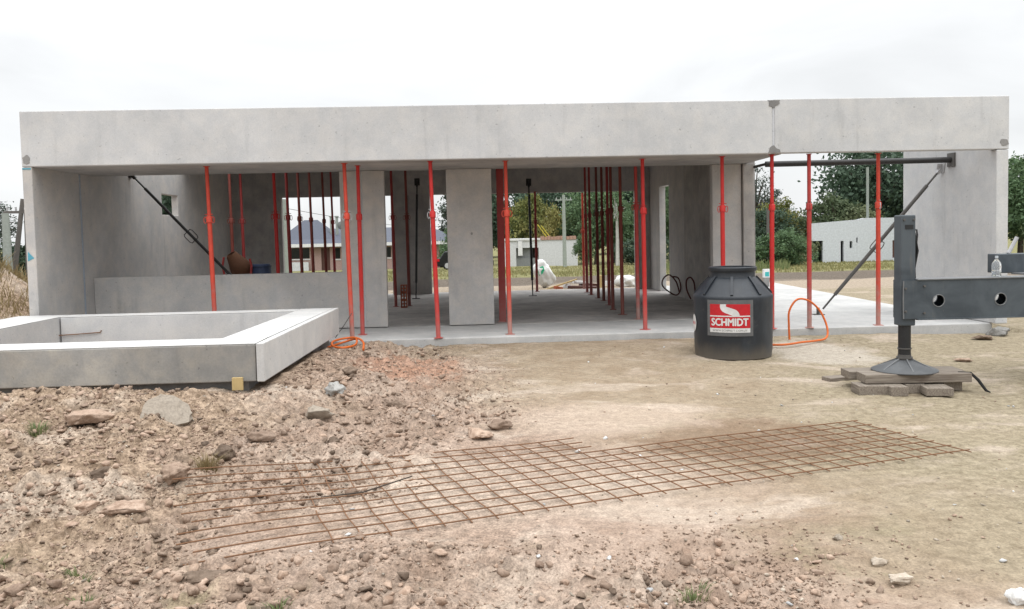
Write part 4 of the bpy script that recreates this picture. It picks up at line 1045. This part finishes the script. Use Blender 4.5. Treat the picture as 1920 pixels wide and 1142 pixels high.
# ------------------------------------------------------------------ things inside and behind the house
mx = thing('cement_mixer', (-4.63, 17.1, 0), 'orange cement mixer half hidden behind the low wall', 'mixer')
dl = MB().lathe([(.0, -.26), (.15, -.26), (.20, -.20), (.205, -.06), (.17, .04), (.10, .24), (.09, .24), (.15, .03), (.0, -.05)], 20)
dt = Matrix.Rotation(math.radians(-28), 3, 'Y') @ Matrix.Rotation(math.radians(18), 3, 'X')
MB().add([dt @ Vector(p) + Vector((-4.66, 17.1, .98)) for p in dl.v], dl.f).build('drum', 'mixer_orange', mx, True)
MB().tube([(-4.88, 17.0, .62), (-4.93, 17.0, .95), (-4.90, 17.0, 1.12)], .022, 8).tube([(-4.40, 17.0, .62), (-4.37, 17.0, .95), (-4.40, 17.0, 1.08)], .022, 8).tube([(-4.88, 17.0, .63), (-4.40, 17.0, .63)], .022, 8).build('yoke', 'dark_red', mx, True)
MB().tube([(-4.63, 17.1, .79), (-4.63, 17.1, .5)], .04, 10).build('drive_shaft', 'dark_red', mx, True)
for sx, sy in ((-1, -1), (1, -1), (-1, 1), (1, 1)):
    MB().tube([(-4.63 + .05 * sx, 17.1 + .05 * sy, .62), (-4.63 + .24 * sx, 17.1 + .24 * sy, .0)], .022, 8).build('leg', 'dark_red', mx, True)
bk = thing('plastic_drum', (-4.25, 17.3, 0), 'dark blue plastic drum right of the cement mixer', 'drum')
MB().lathe([(0, 0), (.17, 0), (.19, .05), (.19, .45), (.2, .47), (.19, .49), (.19, .9), (.17, .96), (0, .96)], 24, (-4.25, 17.3, 0)).build('drum_body', 'blue_plastic', bk, True)
MB().lathe([(.195, .90), (.2, .915), (.195, .93)], 24, (-4.25, 17.3, 0)).build('drum_ring', 'blue_plastic', bk, True)
for k in range(3):
    hb = MB().solid('y', 17.38, 17.56, [-1.50, -1.485, -1.445, -1.43, -1.39, -1.375], [.003 + k * .157, .018 + k * .157, .07 + k * .157, .085 + k * .157, .138 + k * .157, .153 + k * .157],
                    lambda u, w: not ((-1.485 < u < -1.445 or -1.43 < u < -1.39) and (.018 + k * .157 < w < .07 + k * .157 or .085 + k * .157 < w < .138 + k * .157)))
    solo(hb, 'clay_block', 'clay_block', 'orange hollow clay block on the inner floor, %s of the stack' % ('bottom', 'middle', 'top')[k], 'block', 'orange clay blocks', (-1.44, 17.47, .003 + k * .157))

# white builder's bag and debris behind the back wall
def sack(x, y, size, label, name='builders_sack', seed=1, lean=0.0, print_=False, cat='sack'):
    v, f = ico(4); r_ = np.random.default_rng(seed); v = v.copy()
    v = np.sign(v) * np.abs(v) ** .75
    v = v * np.array(size) / 2
    nz = fbm(v[:, 0] * 9 + seed, v[:, 2] * 9 + v[:, 1] * 7, seed, 4) - .5
    v += v / (np.linalg.norm(v, axis=1)[:, None] + 1e-6) * nz[:, None] * .16
    v[:, 2] = np.maximum(v[:, 2], -size[2] * .42)
    R = np.array(Matrix.Rotation(lean, 3, 'Y')); v = v @ R.T
    v[:, 2] -= v[:, 2].min()
    o = thing(name, (x, y, gz(x, y) - .01), label, cat)
    b = link('sack_body', fast_mesh('sack_body', v, f, 'sack', True), o)
    if print_:
        sel = v[:, 1] < 0
        q = MB(); pts = [(-.20, .50), (-.13, .60), (-.03, .64), (.0, .52), (-.06, .42), (-.15, .36)]
        vv = []
        for px_, pz_ in pts:
            d = (v[:, 0] - px_) ** 2 + (v[:, 2] - pz_) ** 2 + np.where(sel, 0, 9); j = int(np.argmin(d)); vv.append((px_, v[j, 1] - .02, pz_))
        me = bpy.data.meshes.new('green_mark'); me.from_pydata(vv, [], [tuple(range(len(vv)))]); me.materials.append(M['green_print']); link('green_mark', me, o)
    return o
sack(1.98, 24.1, (.50, .40, .86), 'white sack with a green mark leaning behind the back opening', seed=3, lean=math.radians(-24), print_=True)
sack(4.30, 24.0, (.62, .4, .36), 'white heap of sacking at the right end of the debris', seed=5)
def db(c, d, rz, label, mat, ry=0.0, name='board'):
    o = solo(MB().box(-d[0] / 2, d[0] / 2, -d[1] / 2, d[1] / 2, -d[2] / 2, d[2] / 2), name, mat, label, 'debris', 'debris behind the house', bevel=.008)
    o.location = c; o.rotation_euler = (0, ry, rz); return o
db((2.42, 23.7, .02), (.95, .06, .04), .12, 'pale board slanting up to the right behind the sack', 'pine', -.28)
db((2.95, 23.9, .06), (.34, .2, .07), .1, 'white slab of foam lying on the debris', 'white_trim', .05)
db((2.62, 23.8, -.06), (.2, .2, .12), .7, 'white lump of plaster near the slanting board', 'white_paint', .3, 'plaster_block')
db((3.52, 23.8, .04), (.12, .1, .42), .1, 'upright cream wooden offcut between the props', 'pine', .06, 'offcut')
db((3.25, 24.0, -.05), (.55, .25, .14), .2, 'brown broken board at the foot of the debris', 'door_wood', .1)
db((3.75, 24.2, .0), (.3, .25, .12), .4, 'white block right of the cream offcut', 'white_trim', .1, 'plaster_block')
db((3.0, 23.6, -.08), (.8, .3, .1), -.15, 'flat brown panel in front of the foam slab', 'door_wood', .04)
db((2.33, 23.6, -.08), (.22, .18, .1), .3, 'dark red brick fragment beside the sack', 'clay_block', .2, 'brick_fragment')
db((.62, 37.2, gz(.62, 37.2) + .2), (.30, .3, .45), .2, 'white box standing in the meadow beyond the central pier', 'white_trim', 0, 'box')
cr = thing('carton', (7.3, 21.0, .0), 'small white and teal carton at the far slab edge', 'carton')
MB().box(7.22, 7.38, 20.95, 21.06, .23, .44).build('carton_body', 'white_trim', cr, bevel=.005)
MB().box(7.25, 7.35, 20.946, 20.949, .26, .37).build('carton_print', 'teal', cr)
MB().box(7.24, 7.36, 20.96, 21.05, .001, .229).build('carton_base', 'mortar', cr)

# ------------------------------------------------------------------ neighbouring buildings
wb = thing('white_flat_building', (25, 57, gz(25, 57)), 'white flat roofed building across the field at the right', 'building')
zb = -1.45
ups = [(22.15, 22.9), (24.08, 24.28), (24.68, 24.86), (25.12, 25.22), (27.55, 28.9)]
us = sorted({22.05, 32.0} | {q for a in ups for q in a})
wz = sorted({zb, -.95, -.63, .07, .42, .52, .55, .59, .75, 1.62})
def wfill(u, w):
    if 22.15 < u < 22.9 and w < .59: return False
    if 24.08 < u < 24.28 and -.95 < w < .55: return False
    if 24.68 < u < 24.86 and .07 < w < .52: return False
    if 25.12 < u < 25.22 and .42 < w < .75: return False
    if 27.55 < u < 28.9 and -.63 < w < .52: return False
    return True
MB().solid('y', 55, 55.2, us, wz, wfill).build('front_wall', 'grey_render', wb)
MB().prism([(22.05, 1.62), (32, 1.62), (32, 2.0), (25.6, 2.02), (25.2, 1.92), (22.05, 1.72)], 55.0, 55.2, 1).build('parapet', 'grey_render', wb)
MB().prism([(22.05, 55.2), (22.25, 55.2), (25.6, 62.0), (25.4, 62.0)], zb, 1.62).build('side_wall', 'grey_render', wb)
MB().box(31.8, 32, 55.2, 62, zb, 1.7).build('side_wall', 'grey_render', wb)
MB().box(25.4, 31.8, 62.0, 62.2, zb, 1.6).build('back_wall', 'grey_render', wb)
MB().prism([(22.3, 55.2), (31.8, 55.2), (31.8, 62.0), (25.65, 62.0)], 1.3, 1.45).build('roof', 'grey_sheet', wb)
MB().box(27.55, 28.9, 55.1, 55.14, -.63, .52).build('shutter', 'door_wood', wb)
MB().box(22.2, 22.85, 55.6, 55.65, zb, .58).build('foliage_panel', 'leaf_dark', wb)  # leaf-coloured panel standing in for trees seen through the corner opening
MB().tube([(26.35, 56, 1.5), (26.35, 56, 5.4)], .09, 8).build('vent_pipe', 'pole_conc', wb, True)

ph_ = thing('pink_house', (-12, 79, gz(-12, 79)), 'pink house with slate blue hip roof beyond the left window', 'house')
zh = -1.75
hs = [(-15.95, -14.25, -.26, .66), (-13.25, -12.5, -9, .64), (-12.2, -11.6, -.33, .62), (-8.8, -7.2, -.3, .6), (-5.5, -4.0, -.3, .6)]
us = sorted({-18.5, -3.0} | {q for a in hs for q in a[:2]}); wz = sorted({zh, .95} | {q for a in hs for q in a[2:] if q > -5})
MB().solid('y', 75, 75.25, us, wz, lambda u, w: not any(a < u < b and c_ < w < d for a, b, c_, d in hs)).build('front_wall', 'pink_wall', ph_)
MB().box(-18.5, -18.25, 75.25, 83, zh, .95).build('side_wall', 'pink_wall', ph_)
MB().box(-3.25, -3.0, 75.25, 83, zh, .95).build('side_wall', 'pink_wall', ph_)
MB().box(-18.5, -3.0, 83, 83.25, zh, .95).build('back_wall', 'pink_wall', ph_)
for a, b, c_, d in hs:
    if c_ < -5: MB().box(a, b, 75.12, 75.17, zh, d).build('door', 'door_wood', ph_)
    else:
        w_ = MB().box(a, b, 75.12, 75.15, c_, d).build('window', 'glass', ph_)
        MB().box(a - .06, b + .06, 74.94, 74.999, c_ - .12, c_ - .02).build('sill', 'white_trim', w_)
rf = MB(); x0, x1, y0, y1, ze, zr = -19.2, -.6, 74.3, 84, 1.0, 2.35
rf.add([(x0, y0, ze), (x1, y0, ze), (x1, y1, ze), (x0, y1, ze), (x0 + 4.2, 79, zr), (x1 - 3.5, 79, zr)], [(0, 1, 5, 4), (1, 2, 5), (2, 3, 4, 5), (3, 0, 4), (3, 2, 1, 0)])
roof = rf.build('roof', 'roof_blue', ph_)
MB().add([(-17.4, 75.4, 1.18), (-12.0, 75.4, 1.18), (-12.0, 82, 1.2), (-17.4, 82, 1.2), (-15.2, 78.0, 3.15), (-14.0, 78.0, 3.15)], [(0, 1, 5, 4), (1, 2, 5), (2, 3, 4, 5), (3, 0, 4), (3, 2, 1, 0)]).build('upper_roof', 'roof_blue', roof)
MB().box(-19.25, -.55, 74.2, 74.29, .74, 1.02).build('eave_board', 'white_trim', ph_)
for x in (-12.75, -12.25):
    c_ = MB().box(x, x + .22, 77.0, 77.25, 1.6, 3.35).build('chimney', 'pole_conc', ph_); MB().box(x - .05, x + .27, 76.95, 77.3, 3.351, 3.45).build('chimney_cap', 'pole_conc', c_)
dish = MB().lathe([(0, .0), (.2, .03), (.36, .10), (.37, .105), (.36, .115), (.2, .045), (0, .015)], 24)
dm = MB(); dm.add([Vector(p) @ Matrix.Rotation(math.radians(75), 3, 'X') + Vector((-11.6, 76.0, 2.55)) for p in dish.v], dish.f)
d_ = dm.build('satellite_dish', 'grey_sheet', ph_, True); MB().tube([(-11.6, 76.1, 2.5), (-11.6, 76.2, 1.5)], .03, 6).build('dish_mast', 'grey_sheet', d_)
MB().box(-16, -14.3, 74.6, 74.75, zh, -.55).build('porch_wall', 'white_paint', ph_)

sh = thing('white_shed', (5.6, 70, gz(5.6, 70)), 'low white shed with crumbling tiled top seen through the wide opening', 'shed')
zs = -1.85
MB().solid('y', 68, 68.2, [2.4, 3.4, 5.2, 5.42, 8.32], [zs, .36, .95], lambda u, w: not (3.4 < u < 5.2 and w < .36)).build('front_wall', 'white_paint', sh)
MB().box(3.4, 5.2, 68.1, 68.15, zs, -.45).build('door_panel', 'grey_sheet', sh)
MB().box(3.4, 4.7, 68.3, 68.35, -.45, .36).build('inner_panel', 'grey_sheet', sh)
MB().box(2.4, 2.6, 68.2, 72, zs, .95).build('side_wall', 'white_paint', sh)
MB().box(8.12, 8.32, 68.2, 72, zs, .95).build('side_wall', 'white_paint', sh)
MB().box(2.6, 8.12, 71.8, 72, zs, .95).build('back_wall', 'white_paint', sh)
MB().box(2.35, 5.35, 67.9, 72.1, .952, 1.1).build('roof', 'white_trim', sh)
for k in range(11): MB().box(5.42 + k * .255, 5.655 + k * .255, 67.93, 68.6, .955, 1.18 + .1 * random.Random(k).random()).build('roof_tile', 'roof_tile', sh)
MB().box(5.4, 8.3, 68.6, 72.0, .955, 1.12).build('roof', 'roof_tile', sh)
MB().box(3.55, 3.9, 67.85, 67.99, -.25, .9).build('hanging_sheet', 'white_trim', sh)
MB().tube([(5.9, 68.5, 1.2), (5.2, 68.6, 2.2)], .03, 6).tube([(6.15, 68.5, 1.2), (5.5, 68.6, 2.1)], .03, 6).build('yellow_strap', 'yellow', sh)

car = thing('parked_car', (-.6, 60.9, gz(-.6, 60.9)), 'dark parked car on the far road left of the central pier', 'car')
cz = gz(-.6, 60.9) + .22
prof = [(-2.62, .25), (-2.66, .55), (-2.55, .80), (-2.35, .84), (-2.05, 1.28), (-.6, 1.36), (.2, 1.05), (.55, .90), (1.25, .78), (1.42, .55), (1.40, .22), (.98, .18), (-1.9, .18)]
MB().prism([(x, z + cz - .22) for x, z in prof], 60.1, 61.7, 1).build('body', 'car', car, bevel=.06)
MB().prism([(-2.0, 1.22 + cz - .22), (-.65, 1.29 + cz - .22), (.05, 1.04 + cz - .22), (-2.15, .98 + cz - .22)], 60.085, 60.098, 1).build('side_window', 'glass', car)
MB().box(-2.60, -2.40, 60.08, 60.098, .6 + cz - .22, .78 + cz - .22).build('tail_light', 'light_red', car)
for x in (-1.85, .75):
    w_ = MB().tube([(x, 60.05, cz + .08), (x, 60.3, cz + .08)], .32, 24).build('wheel', 'tyre', car, True); MB().tube([(x, 60.03, cz + .08), (x, 60.049, cz + .08)], .19, 16).build('rim', 'zinc', w_, True)

# poles and overhead wires
def pole(name, x, y, z1, r, mat, label, cross=None, lean=0.0):
    z0 = gz(x, y) - .1; o = thing(name, (x, y, z0), label, 'pole', 'poles around the site')
    MB().tube([(x, y, z0), (x + lean, y, z1)], [r, r * .7], 10).build('pole_shaft', mat, o, True)
    if cross:
        for zc in cross: MB().box(x + lean * .9 - .6, x + lean * .9 + .6, y - .05, y + .05, zc, zc + .09).build('cross_arm', mat, o)
        for zc in cross:
            for dx in (-.5, -.2, .2, .5): MB().tube([(x + lean * .9 + dx, y, zc + .09), (x + lean * .9 + dx, y, zc + .22)], .03, 6).build('insulator', 'zinc', o)
    return o
pole('utility_pole', -8.70, 40, 3.3, .14, 'pole_conc', 'grey green concrete pole seen through the left window', None)
pole('utility_pole', 6.42, 60, 4.15, .15, 'pole_conc', 'pale concrete pole with short cross arm before the shed', [3.75])
pole('utility_pole', 17.49, 50, 2.6, .10, 'pole_wood', 'weathered wooden pole in the weeds right of the house', None)
pole('utility_pole', -15.95, 30, 2.55, .16, 'pole_conc', 'pale concrete pole left of the house, nearest the edge')
pole('utility_pole', -16.1, 30.5, 3.05, .10, 'pole_wood', 'thin dark pole with cross arm left of the house', [2.55], .5)
pole('utility_pole', -15.75, 31, 2.7, .12, 'pole_wood', 'dark pole left of the house, closest to its wall')
for a, b, lab in (((-8.7, 40, 2.9), (-2, 76, 2.3), 'overhead wire sagging past the blue roof'), ((-16.2, 30.5, 2.75), (-30, 33, 2.95), 'overhead wire at the left edge')):
    a, b = Vector(a), Vector(b)
    solo(MB().tube([a.lerp(b, k / 8) + Vector((0, 0, -.35 * math.sin(3.1416 * k / 8))) for k in range(9)], .012, 5), 'overhead_wire', 'black_steel', lab, 'wire', 'overhead wires', tuple(a))
solo(MB().box(32.0, 33.2, 52, 52.05, .2, .75), 'white_board', 'white_trim', 'small white board in the trees right of the end wall', 'board', loc=(32.6, 52, .2))

# ------------------------------------------------------------------ trees
def crown(seed, rx, rz, clumps, per, leaf, mode='round', droop=0.0):
    r_ = np.random.default_rng(seed)
    d = r_.normal(size=(clumps, 3)); d /= np.linalg.norm(d, axis=1)[:, None]
    q = .35 + .65 * r_.random(clumps) ** .5
    lob = 1 + .22 * np.sin(d[:, 0] * 5 + seed) * np.cos(d[:, 2] * 4 + seed * 2)
    C = d * (q * lob)[:, None] * np.array([rx, rx, rz])
    if mode == 'cone':
        h = r_.random(clumps); rad = rx * (1 - h) ** .8 * (.3 + .7 * r_.random(clumps)); a = r_.uniform(0, 6.28, clumps)
        C = np.stack([rad * np.cos(a), rad * np.sin(a), (h * 2 - 1) * rz], 1)
    cr = (.16 + .22 * r_.random(clumps)) * rx
    k = clumps * per
    off = r_.normal(size=(k, 3)) * .5 * np.repeat(cr, per)[:, None]; off[:, 2] *= .75
    P_ = np.repeat(C, per, 0) + off
    n = r_.normal(size=(k, 3)); n /= np.linalg.norm(n, axis=1)[:, None]
    a = np.cross(n, r_.normal(size=(k, 3))); a /= np.linalg.norm(a, axis=1)[:, None]; b = np.cross(n, a)
    s_ = leaf * r_.uniform(.6, 1.35, k)[:, None]
    Vv = np.stack([P_ - a * s_, P_ + b * s_ * .55, P_ + a * s_, P_ - b * s_ * .55], 1).reshape(-1, 3)
    Fv = np.arange(k * 4).reshape(-1, 4)
    return Vv, Fv, C
CR = {}
def crown_mesh(key, *a, **k):
    if key not in CR: CR[key] = crown(*a, **k)
    return CR[key]
TREES = {
    'broad': dict(seed=1, rx=1, rz=.85, clumps=110, per=120, leaf=.046),
    'broad2': dict(seed=2, rx=1, rz=1.0, clumps=105, per=120, leaf=.046),
    'airy': dict(seed=3, rx=1, rz=1.25, clumps=50, per=75, leaf=.044),
    'bush': dict(seed=4, rx=1, rz=.7, clumps=75, per=95, leaf=.052),
    'cone': dict(seed=5, rx=.7, rz=1.5, clumps=70, per=45, leaf=.05, mode='cone'),
}
MC = {}
def tree(kind, x, y, base_to_top, rad, mat, label, bark='bark', name='tree', group='trees around the field', trunk_frac=.35, sq=1.0):
    z0 = gz(x, y) - .15
    o = thing(name, (x, y, z0), label, 'tree' if name != 'shrub' else 'shrub', group)
    Vv, Fv, C = crown_mesh(kind, **TREES[kind])
    key = (kind, mat)
    if key not in MC: MC[key] = fast_mesh('crown', Vv, Fv, mat)
    rzf = TREES[kind]['rz']; hz = base_to_top * (1 - trunk_frac * .6) / 2 / rzf
    c_ = bpy.data.objects.new('crown', MC[key]); col.objects.link(c_); c_.parent = o
    c_.scale = (rad, rad, hz / 1.08); c_.location = (0, 0, base_to_top - hz * rzf); c_.rotation_euler = (0, 0, (x * 7.7 + y) % 6.28)
    mb = MB(); r0 = .03 * base_to_top
    zc = base_to_top - hz * rzf
    mb.tube([(0, 0, 0), (.02 * rad, 0, zc * .5), (0, .02 * rad, zc), (0, 0, zc + hz * rzf * .6)], [r0, r0 * .8, r0 * .6, r0 * .2], 8)
    R = Matrix.Rotation((x * 7.7 + y) % 6.28, 3, 'Z')
    for i in range(0, len(C), max(1, len(C) // 9)):
        e = R @ Vector((C[i][0] * rad, C[i][1] * rad, C[i][2] * hz / 1.08)) + Vector((0, 0, zc))
        s_ = Vector((0, 0, max(zc * .55, zc - hz * .4)))
        mb.tube([s_, s_.lerp(e, .5) + Vector((0, 0, .05 * base_to_top)), e], [r0 * .45, r0 * .3, r0 * .12], 5)
    me = mb.mesh('trunk', bark, True); link('trunk', me, o)
    return o
tree('broad', 35.0, 72, 10.4, 4.6, 'leaf_dark', 'large dark green tree behind the white flat building')
tree('broad2', 38.5, 78, 9.5, 4.6, 'leaf_dark', 'dark tree hidden behind the end wall')
tree('bush', 28.9, 67, 5.1, 2.6, 'leaf_olive', 'olive green bushy tree over the flat building roof')
tree('bush', 25.4, 70, 5.0, 1.9, 'leaf_yellow', 'yellowish bushy tree left of the flat building')
tree('airy', 25.4, 76, 8.6, 2.0, 'leaf_grey', 'airy grey green tree right beside the house corner')
tree('airy', 28.2, 79, 6.6, 1.5, 'leaf_grey', 'second airy tree, lower, right of the house corner')
tree('broad', 23.6, 69, 4.4, 2.6, 'leaf_dark', 'low dark tree behind the tall weeds')
tree('broad2', 27.6, 82, 4.9, 2.8, 'leaf_dark', 'dark round tree in the gap beside the flat building')
tree('cone', 31.2, 95, 6.4, 1.6, 'leaf_dark', 'small dark pointed tree on the right skyline')
tree('bush', 17.2, 47, 2.1, 1.5, 'leaf_mid', 'green shrub in the weeds behind the red carport props', name='shrub', trunk_frac=.1)
tree('bush', 15.2, 48, 2.3, 1.2, 'leaf_dark', 'dark shrub close to the house corner behind the wooden pole', name='shrub', trunk_frac=.1)
tree('bush', 18.9, 50, 1.9, 1.2, 'leaf_olive', 'loose olive shrub left of the flat building door', name='shrub', trunk_frac=.1)
tree('broad2', 33.6, 50, 6.4, 2.6, 'leaf_mid', 'green tree at the right edge beyond the end wall')
tree('broad', 36.2, 55, 6.8, 3.2, 'leaf_mid', 'green tree outside the right edge of the view')
tree('bush', 32.6, 46, 3.4, 1.6, 'leaf_olive', 'yellow green bush at the right edge below the tree', name='shrub', trunk_frac=.1)
tree('bush', 5.3, 73.5, 6.1, 2.0, 'leaf_yellow', 'yellow leaved tree above the white shed')
tree('broad', 3.2, 80, 8.6, 3.4, 'leaf_dark', 'dark tree behind the white shed, left one')
tree('broad2', 8.2, 84, 9.2, 3.6, 'leaf_dark', 'dark tall tree behind the concrete pole')
tree('broad', 10.4, 72, 6.8, 2.7, 'leaf_mid', 'mid green tree right of the white shed')
tree('broad2', 13.4, 80, 9.0, 3.6, 'leaf_dark', 'dark tree behind the row of interior props')
tree('broad', 16.8, 76, 8.2, 3.0, 'leaf_mid', 'green tree at the right side of the wide opening')
tree('broad2', 19.6, 84, 8.6, 3.4, 'leaf_dark', 'dark tree seen through the side door opening')
tree('airy', 10.5, 62, 5.2, 1.1, 'leaf_mid', 'slim tree with pale trunk between the interior props', 'bark_pale', trunk_frac=.9)
tree('bush', 8.4, 64, 2.6, .8, 'leaf_mid', 'small green tree against the shed wall', name='shrub', trunk_frac=.3)
tree('bush', 13.2, 66, 2.4, 2.2, 'leaf_dark', 'dark shrub at the foot of the trees behind the props', name='shrub', trunk_frac=.1)
tree('cone', -2.6, 95, 9.0, 2.6, 'leaf_grey', 'feathery conifer peeking beside the central pier')
tree('broad', .4, 98, 8.8, 3.2, 'leaf_dark', 'dark tree on the skyline just right of the central pier')
tree('bush', -1.2, 66, 3.0, 1.6, 'leaf_mid', 'green shrub behind the parked car', name='shrub', trunk_frac=.1)
tree('broad', -12.9, 36, 5.6, 2.0, 'leaf_dark', 'dark tree glimpsed through the small window in the left wall')
tree('airy', -18.4, 33, 3.6, 1.3, 'leaf_grey', 'sparse grey tree at the left edge of the picture', trunk_frac=.7)
tree('bush', -17.0, 35, 2.1, 1.5, 'leaf_dark', 'dark shrub behind the poles at the left edge', name='shrub', trunk_frac=.1)
tree('bush', -19.6, 34, 2.3, 1.7, 'leaf_dark', 'dark shrub farther left of the poles', name='shrub', trunk_frac=.1)
tree('bush', -15.2, 37, 2.2, 1.2, 'leaf_dark', 'dark shrub next to the house wall at the left', name='shrub', trunk_frac=.1)
ORD = ('first', 'second', 'third', 'fourth', 'fifth', 'sixth', 'seventh', 'eighth', 'ninth', 'tenth')
for i, x in enumerate([1, 6.5, 12, 17.5, 23, 38, 43.5, 49, 55, 61]):
    tree(('broad', 'broad2')[i % 2], x + (i * 37 % 5) * .5 - 1, 112 + (i * 53 % 17), 4.9 + (i * 29 % 7) * .2, 4.4, 'leaf_dark', 'dark tree in the far tree line, %s from the left' % ORD[i], group='far tree line')
